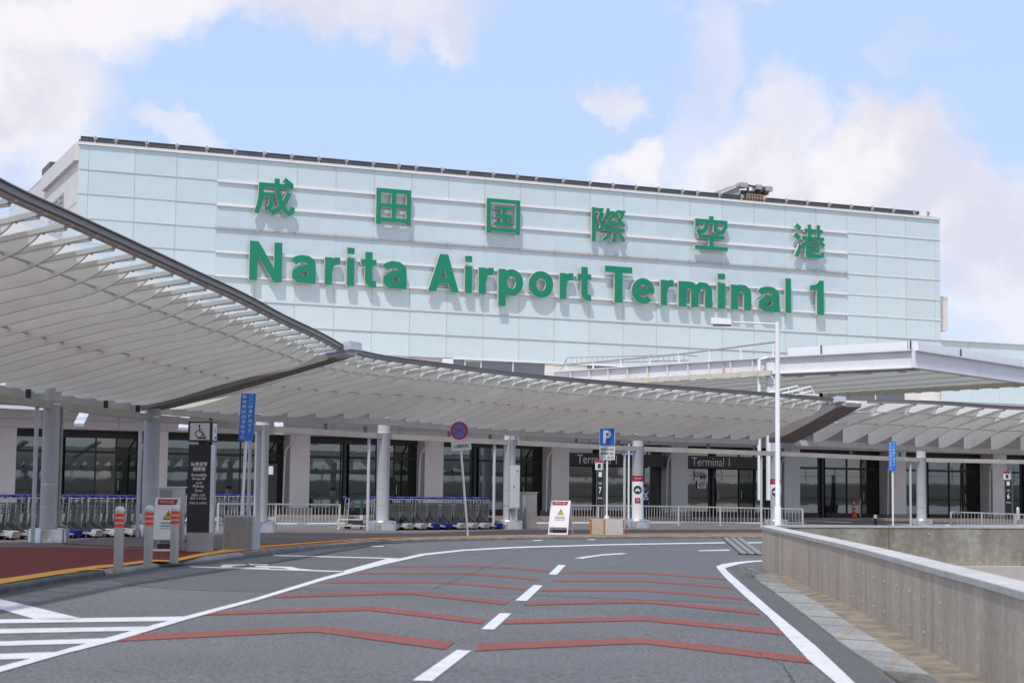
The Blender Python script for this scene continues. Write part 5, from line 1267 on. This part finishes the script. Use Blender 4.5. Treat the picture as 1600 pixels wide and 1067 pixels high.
# banners wrapped on two columns
def banner(ci, vt0, vt1, vb, lab, tag_):
    c = colpos[ci]; t = thing('column_banner', lab, 'banner', tuple(c), face_cam(c), 'white banners wrapped round canopy columns')
    r = .212
    def cyl(z0, z1, rr, m, name, a0=0, a1=360):
        n = 32; vs = []; A = [math.radians(-90 + a0 + (a1 - a0) * k / n) for k in range(n + 1)]
        for z in (z0, z1): vs += [(rr * math.cos(a), rr * math.sin(a), z) for a in A]
        mb = MB(); mb.add(vs, [(k, k + 1, n + 2 + k, n + 1 + k) for k in range(n)]); return mb.build(name, m, t, smooth=True)
    zr0, zr1, zb = hgt(c, vt1), hgt(c, vt0), hgt(c, vb)
    cyl(zb, zr0, r, 'white', 'white_wrap', -175, 175); rb = cyl(zr0, zr1, r + .003, 'magenta', 'red_band', -175, 175)
    lettering('TOKYO 2020', 'offwhite', rb, 0, (zr0 + zr1) / 2, w=.24, h=.05, y=-r - .012)
    zc = hgt(c, 765 if ci == 5 else 768); rc = wid(c, 6.4)
    n = 28; vs = [(0, -r - .012, zc)] + [(rc * math.cos(2 * math.pi * k / n), -math.sqrt(max(.0001, (r + .012) ** 2 - (rc * math.cos(2 * math.pi * k / n)) ** 2)) - .003, zc + rc * math.sin(2 * math.pi * k / n)) for k in range(n)]
    cs = MB(); cs.add(vs, [(0, 1 + k, 1 + (k + 1) % n) for k in range(n)]); ci_ = cs.build('round_car_symbol', 'ink', t)
    q = rc * .55; yy = -r - .022
    cm = MB(); cm.prism([(-q * .65, yy, zc + q * .02), (q * .65, yy, zc + q * .02), (q * .45, yy, zc + q * .62), (-q * .45, yy, zc + q * .62)], (0, .003, 0)); cm.build('car_roof', 'offwhite', ci_)
    MB().box(-q, q, yy, yy + .003, zc - q * .55, zc).build('car_body', 'offwhite', ci_)
    for s_ in (-1, 1): MB().box(s_ * q * .7 - q * .17, s_ * q * .7 + q * .17, yy, yy + .003, zc - q * .85, zc - q * .56).build('car_wheel', 'offwhite', ci_)
    if tag_:
        z1 = hgt(c, 777.5); z0 = hgt(c, 785); b = MB().box(-.10, .10, -r - .02, -r - .016, z0, z1).build('number_tag', 'magenta', t); lettering(tag_, 'offwhite', b, 0, (z0 + z1) / 2, w=.10, h=.10, y=-r - .021)
banner(5, 743, 752, 811, 'tall white banner with red band and car symbol, right of the parking sign', 'T3')
banner(6, 748, 756.5, 772, 'short white banner with red band on the column behind the lamp post', '')

# steel cabinets
def cabinet(u0, u1, v, vt, lab, rz, us):
    p = base_at((u0 + u1) / 2, v); t = thing('steel_cabinet', lab, 'cabinet', tuple(p), face_cam(p) + rz, 'stainless steel waste cabinets')
    H = hgt(p, vt); tw = wid(p, u1 - u0); a = abs(rz); k = us
    D = tw * k / math.sin(a); W = tw * (1 - k) / math.cos(a)
    MB().box(-W / 2, W / 2, -D / 2, D / 2, .02, H - .03).build('body', 'steel_sat', t); MB().box(-W / 2 - .03, W / 2 + .03, -D / 2 - .03, D / 2 + .03, H - .028, H).build('lid', 'steel', t)
    MB().box(-W / 2 - .004, -W / 2 - .001, -D / 2 + .02, D / 2 - .02, .05, H - .08).build('side_door', 'stone_grey', t); MB().box(-W / 2 + .02, W / 2 - .02, -D / 2 - .004, -D / 2 - .001, .05, H - .08).build('front_door', 'steel_sat', t)
cabinet(247, 287, 846, 760, 'steel cabinet behind the white board and the bollards', .9 - .3, .5)
cabinet(808, 838.5, 826, 768.5, 'tall steel cabinet right of the white electrical box', .6, .45)
# white electrical box on the column
c = colpos[4]; pe = Vector((c.x + .17, c.y - .32, c.z)); t = thing('electrical_box', 'tall white electrical box fixed to the column, with conduits below', 'electrical box', tuple(pe), face_cam(pe) + .5)
z0, z1 = hgt(pe, 794), hgt(pe, 726.5)
MB().box(-.13, .15, -.11, .11, z0, z1).build('box', 'cabinet', t); MB().box(-.12, .14, -.118, -.111, z0 + .03, z1 - .03).build('door', 'cabinet', t); MB().box(-.08, -.06, -.13, -.119, (z0 + z1) / 2 - .04, (z0 + z1) / 2 + .04).build('latch', 'dark_metal', t)
MB().box(.0, .10, -.121, -.1185, z1 - .24, z1 - .15).build('label', 'louvre', t)
for x in (-.02, .05, .1): MB().tube([(x, 0, z0), (x, 0, 0)], .015, 6).build('conduit', 'galv', t)
MB().tube([(-.16, .1, -.0), (-.16, .1, hgt(pe, 675)), (-.05, .15, hgt(pe, 668)), (.18, .12, hgt(pe, 675)), (.2, .1, hgt(pe, 690))], .018, 6).build('cable', 'louvre', t, smooth=True)
pe2 = base_at(811, 825); t = thing('plastic_bag', 'pale wrapped bundle lying between the white box and the steel cabinet', 'bundle', tuple(pe2))
MB().lathe([(.12, 0), (.20, .03), (.21, .18), (.16, .22), (.15, .42), (.17, .6), (.12, .72), (.03, .78)], 14).build('bundle', 'plasticbag', t, smooth=True)
# bus stop pylons
def bus_pylon(u, v, vt, wpx, num, lab, h0=.13):
    p = base_at(u, v, h0); t = thing('bus_stop_pylon', lab, 'bus stop sign', tuple(p), face_cam(p) - .25, 'dark bus stop pylons')
    H = hgt(p, vt); W = wid(p, wpx); hd = H * .17
    MB().box(-W / 2, W / 2, -.12, .12, 0, H - hd - .02).build('pillar', 'roofrail', t); f = MB().box(-W / 2 + .04, W / 2 - .04, -.125, -.121, .1, H - hd - .06).build('panel', 'black', t)
    hb = MB().box(-W / 2 - .05, W / 2 - .1, -.12, .12, H - hd, H).build('head_box', 'cabinet', t)
    MB().box(-W / 2 - .05, W / 2 - .1, -.126, -.121, H - hd * .28, H).build('red_strip', 'magenta', hb); MB().box(-.08 - .05, .02, -.126, -.121, H - hd * .85, H - hd * .4).build('bus_symbol', 'ink', hb)
    MB().box(-W * .2, W * .2, -.13, -.126, H - hd - .32, H - hd - .10).build('bus_symbol', 'offwhite', f)
    lettering('のりば', 'offwhite', f, 0, H * .60 + .02, w=W * .4, h=.13, y=-.127)
    lettering(num, 'offwhite', f, 0, H * .50 - .02, w=W * .30, h=.30, y=-.127, bold=.03)
    lettering('Bus Stop', 'offwhite', f, 0, H * .36, w=W * .55, h=.10, y=-.127)
bus_pylon(938.5, 812, 718, 13, '7', 'dark bus stop pylon with white 7, left of the parking sign pole')
bus_pylon(1577, 812.5, 736, 12, '6', 'dark bus stop pylon with a white 6 at the far right')
for k, (u, v, vt, lab) in enumerate([(298, 830, 727, ''), (424.5, 806, 724, 'dark sign pylon with small white symbol, in shade right of the third column')]):
    if not lab: continue
    p = base_at(u, v, .13); t = thing('sign_pylon', lab, 'sign pylon', tuple(p), face_cam(p)); H = hgt(p, vt)
    MB().box(-.2, .2, -.1, .1, 0, H).build('pillar', 'black', t); MB().box(-.19, .02, -.106, -.101, H - .5, H - .12).build('symbol', 'offwhite', t)

# lamp post
pl_ = G(1215.5, 829, 0); pl_ = Vector((far_wall[2].x + .55, 38.2, 0)); d_ = ray(1215.2, 800); pl_.x = d_.x / d_.y * 38.2; pl_.z = gz(pl_.x, pl_.y)
t = thing('lamp_post', 'tall white lamp post with one horizontal arm, at the corner of the parapet', 'street lamp', tuple(pl_), face_cam(pl_))
H = hgt(pl_, 503); zk = hgt(pl_, 790)
MB().tube([(0, 0, -.05), (0, 0, zk - .03), (0, 0, zk), (0, 0, H - .02), (0, 0, H)], [.070, .070, .050, .047, .044], 16).build('pole', 'white', t, smooth=True)
za = hgt(pl_, 506.5); xa_ = wid(pl_, 1141 - 1214.5)
MB().tube([(0, 0, za), (xa_, 0, za + .05)], .016, 8).build('arm', 'white', t, smooth=True)
xh = wid(pl_, 1111 - 1214.5); zh0, zh1 = hgt(pl_, 507.5), hgt(pl_, 496)
MB().add([(xh, -.1, zh0 + .02), (xa_ + .03, -.1, zh0), (xa_ + .03, .1, zh0), (xh, .1, zh0 + .02), (xh, -.09, zh1), (xa_ + .02, -.09, zh1 - .03), (xa_ + .02, .09, zh1 - .03), (xh, .09, zh1)], [(0, 3, 2, 1), (4, 5, 6, 7), (0, 1, 5, 4), (1, 2, 6, 5), (2, 3, 7, 6), (3, 0, 4, 7)]).build('lamp_head', 'white', t)
MB().box(xh + .04, xa_ + .02, -.07, .07, zh0 - .022, zh0 - .002).build('lamp_lens', 'louvre', t); MB().box(xa_ + .032, xa_ + .06, -.03, .03, za - .0, za + .1).build('clamp', 'galv', t)

# small things by the inner lanes
p = G(1368, 826, 0); p = Vector((p.x, p.y, gz(p.x, p.y))); t = thing('black_bollard', 'short black bollard with pale bands beyond the far parapet', 'bollard', tuple(p)); H = hgt(p, 804)
MB().lathe([(.07, 0), (.07, H - .02), (.05, H)], 14).build('post', 'black', t, smooth=True)
for k in (.9, .76): MB().lathe([(.073, H * k), (.073, H * k + .05)], 14).build('band', 'offwhite', t)
def front_at(u, back):
    x, _ = fac(u, 800, OG, back); q = OG + TX * x + TN * back; return Vector((q.x, q.y, gz(q.x, q.y) + .13))
p = front_at(1334.5, .1); t = thing('traffic_cone', 'red and white traffic cone against the dark doors', 'traffic cone', tuple(p)); H = hgt(p, 781)
MB().box(-.19, .19, -.19, .19, 0, .04).build('base', 'redband', t)
prof = [(.16, .04), (.13, H * .28), (.10, H * .5), (.06, H * .75), (.03, H)]
MB().lathe(prof, 14).build('cone', 'redband', t, smooth=True)
for z in (.35, .58, .8): r = .178 - .147 * z; MB().lathe([(r, H * z), (r - .012, H * z + .07)], 14).build('band', 'offwhite', t)
p = front_at(1344, -.2); t = thing('rope_post', 'thin pale rope post right of the traffic cone', 'post', tuple(p)); MB().tube([(0, 0, 0), (0, 0, hgt(p, 779))], .025, 8).build('pole', 'galv', t); MB().lathe([(.16, 0), (.15, .03)], 12).build('foot', 'dark_metal', t)
p = base_at(1590.5, 812, .13); t = thing('steel_post', 'short pale steel post right of the far right pylon', 'post', tuple(p)); MB().lathe([(.10, 0), (.10, hgt(p, 794)), (.05, hgt(p, 792))], 12).build('post', 'galv', t, smooth=True); MB().lathe([(.13, 0), (.13, .02)], 12).build('foot', 'galv', t)
for u, lab in ((1480, 'small red and white delineator block left of the right-hand guard rail'), (1555, 'small red and white delineator block in front of the right-hand guard rail')):
    p = G(u, 825.5, 0); p = Vector((p.x, p.y, gz(p.x, p.y))); t = thing('delineator', lab, 'delineator', tuple(p), 0, 'red and white delineator blocks'); MB().box(-.11, .16, -.08, .08, 0, .08).build('block', 'redband', t); MB().box(-.08, .13, -.06, .06, .081, .16).build('reflector', 'offwhite', t)

# steel grating across the road
gt = thing('drain_grating', 'dark steel grating laid diagonally across the lane beside the parapet corner', 'drain grating', tuple(G(1160, 855)))
gq = [G(u, v) for u, v in ((1126, 841), (1158, 841), (1192, 867), (1154, 866))]; gO2 = Vector(gt.location)
def bl(f, g): a = gq[0].lerp(gq[3], g); b = gq[1].lerp(gq[2], g); q = a.lerp(b, f); return Vector((q.x, q.y, gz(q.x, q.y) + .012)) - gO2
MB().poly([bl(0, 0), bl(1, 0), bl(1, 1), bl(0, 1)]).build('plate', 'asphalt_dark', gt)
for k in range(9):
    f = .06 + k * .11; MB().bar(bl(f, .0) + Vector((0, 0, .012)), bl(f, 1) + Vector((0, 0, .012)), .07, .02).build('bar', 'joint_dark' if k % 3 else 'dark_metal', gt)
MB().strip([bl(-.02, 0), bl(-.02, 1)], [bl(-.05, 0), bl(-.05, 1)]).build('frame', 'galv', gt)

# guard rails
def guard_rail(pts_px, vtops, lab, h=KH, posts=None, nbar=None, flat=False):
    P = [G(u, v, h) for u, v in pts_px]; P = [Vector((p.x, p.y, gz(p.x, p.y) + h)) for p in P]
    t = thing('guard_rail', lab, 'guard rail', tuple(P[0]), 0, 'grey steel guard rails')
    O = P[0]; bars = MB(); 
    for i, (a, b) in enumerate(zip(P, P[1:])):
        ha, hb = hgt(a, vtops[i]), hgt(b, vtops[i + 1]); a0, b0 = a - O, b - O
        MB().bar(a0 + Vector((0, 0, ha)), b0 + Vector((0, 0, hb)), .05, .05).build('top_rail', 'galv', t)
        MB().bar(a0 + Vector((0, 0, .14)), b0 + Vector((0, 0, .14)), .03, .03).build('bottom_rail', 'galv', t)
        L = (b0 - a0).length; n = max(1, round(L / 1.9)); m = max(2, round(L / .145))
        for k in range(n + 1):
            if k == n and i < len(P) - 2: continue
            q = a0.lerp(b0, k / n); MB().bar(q, q + Vector((0, 0, ha + (hb - ha) * k / n)), .07, .07).build('post', 'galv', t)
        for k in range(1, m): q = a0.lerp(b0, k / m); bars.bar(q + Vector((0, 0, .14)), q + Vector((0, 0, ha + (hb - ha) * k / m - .02)), .018)
    bars.build('balusters', 'galv', t, kind='stuff')
guard_rail([(868, 821), (1060, 820.5), (1254, 822)], [789, 791, 795], 'long grey guard rail in front of the two lettered entrances')
guard_rail([(340, 829.5), (430, 828), (530, 827)], [786.5, 787.3, 788], 'grey guard rail between the blue sign and the fourth column')
guard_rail([(1486, 824.5), (1534, 825.5), (1640, 828)], [799.5, 801, 805], 'grey guard rail at the far right behind the parapet', .02)
p = base_at(528, 827); t = thing('low_rail_frame', 'low brown rail frame next to the lone blue cart', 'rail', tuple(p)); MB().bar((0, 0, 0), (0, 0, hgt(p, 810)), .07).build('post', 'rafter', t); MB().bar((0, 0, hgt(p, 811)), (.75, 0, hgt(p, 811)), .04).build('bar', 'rafter', t); MB().bar((0, 0, .12), (.9, 0, .12), .03).build('bar', 'rafter', t)
p = base_at(564.5, 826); t = thing('green_post', 'slim green post behind the lone blue cart', 'post', tuple(p)); MB().tube([(0, 0, 0), (0, 0, hgt(p, 781))], .045, 8).build('pole', 'green_pole', t); MB().box(-.05, .05, -.055, -.046, .3, .45).build('label', 'offwhite', t)

# ------------------------------------------------------------------ luggage carts
CW_, CL_ = .50, .85
def cart_meshes():
    f = MB(); r = .014
    for s in (-1, 1):
        x = s * CW_ / 2
        f.tube([(x, .36, .10), (x, .34, .30), (x * .98, .30, 1.0)], r, 6)
        f.tube([(x, .34, .14), (x * .7, -.40, .10)], r, 6)
    f.tube([(-CW_ / 2, .30, .98), (CW_ / 2, .30, .98)], r, 6)
    basket = MB()
    for z in (.62, .74, .86): basket.tube([(-CW_ * .46, .31, z), (-CW_ * .42, .10, z), (CW_ * .42, .10, z), (CW_ * .46, .31, z)], .008, 4)
    for k in range(6): x = -CW_ * .4 + k * CW_ * .16; basket.tube([(x, .10, .60), (x, .10, .88)], .006, 4)
    handle = MB().tube([(-CW_ / 2 - .02, .36, 1.0), (-CW_ * .3, .40, 1.035), (0, .41, 1.045), (CW_ * .3, .40, 1.035), (CW_ / 2 + .02, .36, 1.0)], .028, 8)
    back = MB().prism([(-CW_ * .10, .30, .18), (CW_ * .40, .30, .18), (CW_ * .36, .27, .84), (CW_ * .12, .27, .84)], (0, .012, 0))
    guard = MB().prism([(-CW_ * .44, .32, .16), (-CW_ * .44, .20, .42), (-CW_ * .40, -.30, .16)], (CW_ * .06, 0, 0)).prism([(CW_ * .38, .32, .16), (CW_ * .38, .20, .42), (CW_ * .34, -.30, .16)], (CW_ * .06, 0, 0))
    base = MB().prism([(-CW_ * .46, .30, .15), (CW_ * .46, .30, .15), (CW_ * .28, -.45, .09), (-CW_ * .28, -.45, .09)], (0, 0, .03))
    nose = MB().prism([(-CW_ * .30, -.46, .05), (CW_ * .30, -.46, .05), (CW_ * .24, -.50, .20), (-CW_ * .24, -.50, .20)], (0, .16, .02))
    wheel = MB().tube([(-.015, 0, 0), (.015, 0, 0)], .06, 10)
    return dict(frame=f.mesh('frame', 'cartsilver', True), basket=basket.mesh('basket', 'cartdark'), side_guard=guard.mesh('side_guard', 'cartdark'), handle=handle.mesh('handle', 'cartblue', True), back_panel=back.mesh('back_panel', 'cartgrey'), base_plate=base.mesh('base_plate', 'galv'), nose_guard=nose.mesh('nose_guard', 'cartblue'), wheel=wheel.mesh('wheel', 'rubber', True))
CM = cart_meshes(); grey_nose = CM['nose_guard'].copy(); grey_nose.materials.clear(); grey_nose.materials.append(M['galv'])
def cart(p, rz, label, group, alt=False, full=True):
    t = thing('luggage_cart', label, 'luggage cart', tuple(p), rz, group)
    for n_ in ('frame', 'handle', 'back_panel', 'base_plate', 'side_guard') + (('basket',) if full else ()): put(n_, CM[n_], t)
    put('nose_guard', grey_nose if alt else CM['nose_guard'], t)
    put('wheel', CM['wheel'], t, (-CW_ * .4, .28, .06)); put('wheel', CM['wheel'], t, (CW_ * .4, .28, .06)); put('wheel', CM['wheel'], t, (0, -.38, .06))
    return t
ORD = ['leftmost', 'second from the left', 'third from the left', 'fourth from the left', 'fifth from the left', 'sixth from the left', 'seventh from the left', 'eighth from the left', 'ninth from the left', 'tenth from the left', 'eleventh from the left', 'twelfth from the left']
RANK = ['front', 'second', 'third', 'fourth', 'fifth']
def cart_block(u0, v0, u1, v1, cols, ranks, step, where, group, skew=0.0):
    a, b = base_at(u0, v0), base_at(u1, v1); d = (b - a); d.z = 0; d.normalize(); away = Vector((-d.y, d.x, 0)) 
    rz = math.atan2(d.y, d.x)
    for c in range(cols):
        for r in range(ranks):
            q = a.lerp(b, c / max(1, cols - 1)) + away * (r * step + .5) + d * (r * skew) + Vector((random.uniform(-.015, .015), random.uniform(-.03, .03), 0))
            q.z = gz(q.x, q.y) + KH
            cart(q, rz + random.uniform(-.03, .03), f'luggage cart, {ORD[c]}, {RANK[r]} rank of the {where}', group, alt=((c * 3 + r * 2) % 5 in (0, 1, 3)), full=r < 3)
cart_block(-8, 844.5, 243, 838.5, 9, 3, .30, 'left cart row', 'luggage carts in the left row', .10)
cart_block(620, 828.5, 782, 827, 9, 4, .30, 'middle cart row', 'luggage carts in the middle row', .16)
cart_block(300, 818, 432, 816.5, 7, 2, .3, 'rear cart row', 'luggage carts in the rear row', .05)
for u, lab in ((556, 'lone blue luggage cart turned sideways beside the green post'),):
    p = base_at(u, 826.5); cart(p, 1.9, lab, 'luggage carts in the middle row')
p = base_at(583, 826.3); cart(p + Vector((0, .6, 0)), .1, 'luggage cart directly behind the fourth column', 'luggage carts in the middle row')

# ------------------------------------------------------------------ security guard
def person():
    p = base_at(1006.5, 811.5, 0.02); H = 1.78; k = H / 1.75
    t = thing('person', 'guard in navy uniform with white cross belt and cap, beside the banner column', 'person', tuple(p), face_cam(p) + .5)
    J = {'pel': (0, 0, .95), 'sp': (0, 0, 1.15), 'ch': (0, 0, 1.34), 'nk': (0, 0, 1.47), 'hd': (0, -.01, 1.56), 'tp': (0, -.01, 1.68),
         'ls': (-.19, 0, 1.40), 'le': (-.25, .02, 1.14), 'lw': (-.24, -.05, .90), 'rs': (.19, 0, 1.40), 're': (.25, .02, 1.14), 'rw': (.22, -.07, .91),
         'lh': (-.09, 0, .92), 'lk': (-.11, -.01, .50), 'la': (-.12, .02, .09), 'lt': (-.13, -.14, .03), 'rh': (.09, 0, .92), 'rk': (.11, -.01, .50), 'ra': (.12, .02, .09), 'rt': (.13, -.14, .03)}
    R = {'pel': .15, 'sp': .14, 'ch': .155, 'nk': .06, 'hd': .085, 'tp': .07, 'ls': .07, 'le': .05, 'lw': .035, 'rs': .07, 're': .05, 'rw': .035, 'lh': .09, 'lk': .062, 'la': .045, 'lt': .04, 'rh': .09, 'rk': .062, 'ra': .045, 'rt': .04}
    ED = [('pel', 'sp'), ('sp', 'ch'), ('ch', 'nk'), ('nk', 'hd'), ('hd', 'tp'), ('ch', 'ls'), ('ls', 'le'), ('le', 'lw'), ('ch', 'rs'), ('rs', 're'), ('re', 'rw'), ('pel', 'lh'), ('lh', 'lk'), ('lk', 'la'), ('la', 'lt'), ('pel', 'rh'), ('rh', 'rk'), ('rk', 'ra'), ('ra', 'rt')]
    # fingers
    for s in ('l', 'r'):
        w = Vector(J[s + 'w']); sx = -1 if s == 'l' else 1
        J[s + 'palm'] = tuple(w + Vector((0, -.01, -.07))); R[s + 'palm'] = .032; ED.append((s + 'w', s + 'palm'))
        for i in range(4):
            a = w + Vector((0, -.03 + i * .02, -.11)); b = a + Vector((-sx * .008, -.005, -.04 - .006 * (i in (1, 2)))); c_ = b + Vector((-sx * .012, -.004, -.025))
            for q, v, r in ((f'{s}f{i}a', a, .009), (f'{s}f{i}b', b, .008), (f'{s}f{i}c', c_, .007)): J[q] = tuple(v); R[q] = r
            ED += [(s + 'palm', f'{s}f{i}a'), (f'{s}f{i}a', f'{s}f{i}b'), (f'{s}f{i}b', f'{s}f{i}c')]
        J[s + 'th1'] = tuple(w + Vector((-sx * .01, -.045, -.06))); R[s + 'th1'] = .011; J[s + 'th2'] = tuple(w + Vector((-sx * .015, -.06, -.10))); R[s + 'th2'] = .009; ED += [(s + 'w', s + 'th1'), (s + 'th1', s + 'th2')]
    names = list(J); me = bpy.data.meshes.new('body'); me.from_pydata([Vector(J[n]) * k for n in names], [(names.index(a), names.index(b)) for a, b in ED], [])
    o = bpy.data.objects.new('body_rig', me); COL.objects.link(o); md = o.modifiers.new('skin', 'SKIN'); o.modifiers.new('sub', 'SUBSURF').levels = 1
    for i, n in enumerate(names): me.skin_vertices[0].data[i].radius = (R[n] * k * (1.25 if n in ('pel', 'sp', 'ch') else 1), R[n] * k * (.85 if n in ('pel', 'sp', 'ch') else 1)); me.skin_vertices[0].data[i].use_root = (n == 'pel')
    nm = bpy.data.meshes.new_from_object(o.evaluated_get(bpy.context.evaluated_depsgraph_get())); bpy.data.objects.remove(o)
    nm.name = 'body'; nm.materials.clear(); nm.materials.append(M['uniform']); nm.materials.append(M['skin']); nm.materials.append(M['ink'])
    for q in nm.polygons:
        q.use_smooth = True; c_ = q.center / k
        if c_.z > 1.47 or (c_.z < .90 and abs(c_.x) > .18 and c_.z > .7): q.material_index = 1
        elif c_.z < .10: q.material_index = 2
    put('body', nm, t)
    MB().lathe([(.105, 1.635 * k), (.11, 1.66 * k), (.125, 1.72 * k), (.10, 1.76 * k), (.02, 1.77 * k)], 16).build('cap', 'uniform', t, smooth=True)
    MB().lathe([(.108, 1.66 * k), (.112, 1.685 * k)], 16).build('cap_band', 'offwhite', t)
    MB().prism([(-.08, -.09, 1.64 * k), (.08, -.09, 1.64 * k), (.06, -.18, 1.63 * k), (-.06, -.18, 1.63 * k)], (0, 0, .01)).build('cap_peak', 'ink', t)
    MB().bar((-.14, -.15, 1.40 * k), (.15, -.17, 1.02 * k), .05, .02, up=(0, 1, 0)).bar((.14, -.158, 1.40 * k), (-.15, -.178, 1.02 * k), .05, .02, up=(0, 1, 0)).build('cross_belt', 'white', t)
    MB().lathe([(.19, .99 * k), (.195, 1.04 * k)], 20).build('belt', 'white', t, smooth=True)
    MB().prism([(-.035, -.083, 1.60 * k), (-.015, -.086, 1.60 * k), (-.015, -.088, 1.608 * k), (-.035, -.085, 1.608 * k)], (0, -.006, 0)).prism([(.035, -.083, 1.60 * k), (.015, -.086, 1.60 * k), (.015, -.088, 1.608 * k), (.035, -.085, 1.608 * k)], (0, -.006, 0)).build('eyes', 'ink', t)
    MB().prism([(-.012, -.09, 1.565 * k), (.012, -.09, 1.565 * k), (0, -.088, 1.60 * k)], (0, -.022, 0)).build('nose', 'skin', t)
person()

# ------------------------------------------------------------------ elevated ramp to the right, outside the frame, seen mirrored in the windows
rp_ = catmull([V2(74, 96), V2(66, 70), V2(56, 46), V2(44, 26), V2(30, 4), V2(12, -16), V2(-14, -28), V2(-50, -32)], 8)
rmp = thing('elevated_ramp', 'pale concrete ramp with fence behind the viewpoint, mirrored in the terminal windows', 'ramp', (0, 0, 0))
def lo3(P, o, z): return [Vector((p.x, p.y, z)) for p in offset2(P, o)]
def slab3(o0, o1, z0, z1, name, m):
    n = len(rp_); A0, A1, B0, B1 = lo3(rp_, o0, z0), lo3(rp_, o0, z1), lo3(rp_, o1, z0), lo3(rp_, o1, z1)
    MB().add(A0 + A1 + B0 + B1, [(i, i + 1, n + i + 1, n + i) for i in range(n - 1)] + [(2 * n + i, 3 * n + i, 3 * n + i + 1, 2 * n + i + 1) for i in range(n - 1)] + [(n + i, n + i + 1, 3 * n + i + 1, 3 * n + i) for i in range(n - 1)] + [(i, 2 * n + i, 2 * n + i + 1, i + 1) for i in range(n - 1)]).build(name, m, rmp)
slab3(0, 9, 2.0, 2.9, 'deck', 'viaduct'); slab3(-.3, 0, 2.6, 3.7, 'parapet', 'slab'); slab3(9, 9.3, 2.5, 4.0, 'parapet', 'coping')
rl = arclen(rp_)
for k in range(9):
    q, d = at_len(rp_, rl, 8 + k * 17); nn = Vector((-d.y, d.x, 0)); c = q + nn * 4.5; MB().lathe([(.8, -.5), (.8, 2.0)], 12, (c.x, c.y)).build('support', 'kerb', rmp)
for k in range(60):
    q, d = at_len(rp_, rl, k * 2.6); MB().box(q.x - .04, q.x + .04, q.y - .04, q.y + .04, 4.0, 5.3).build('fence_post', 'galv', rmp)
for z in (4.5, 5.2): MB().tube([Vector((p.x, p.y, z)) for p in rp_], .03, 4).build('fence_rail', 'galv', rmp)
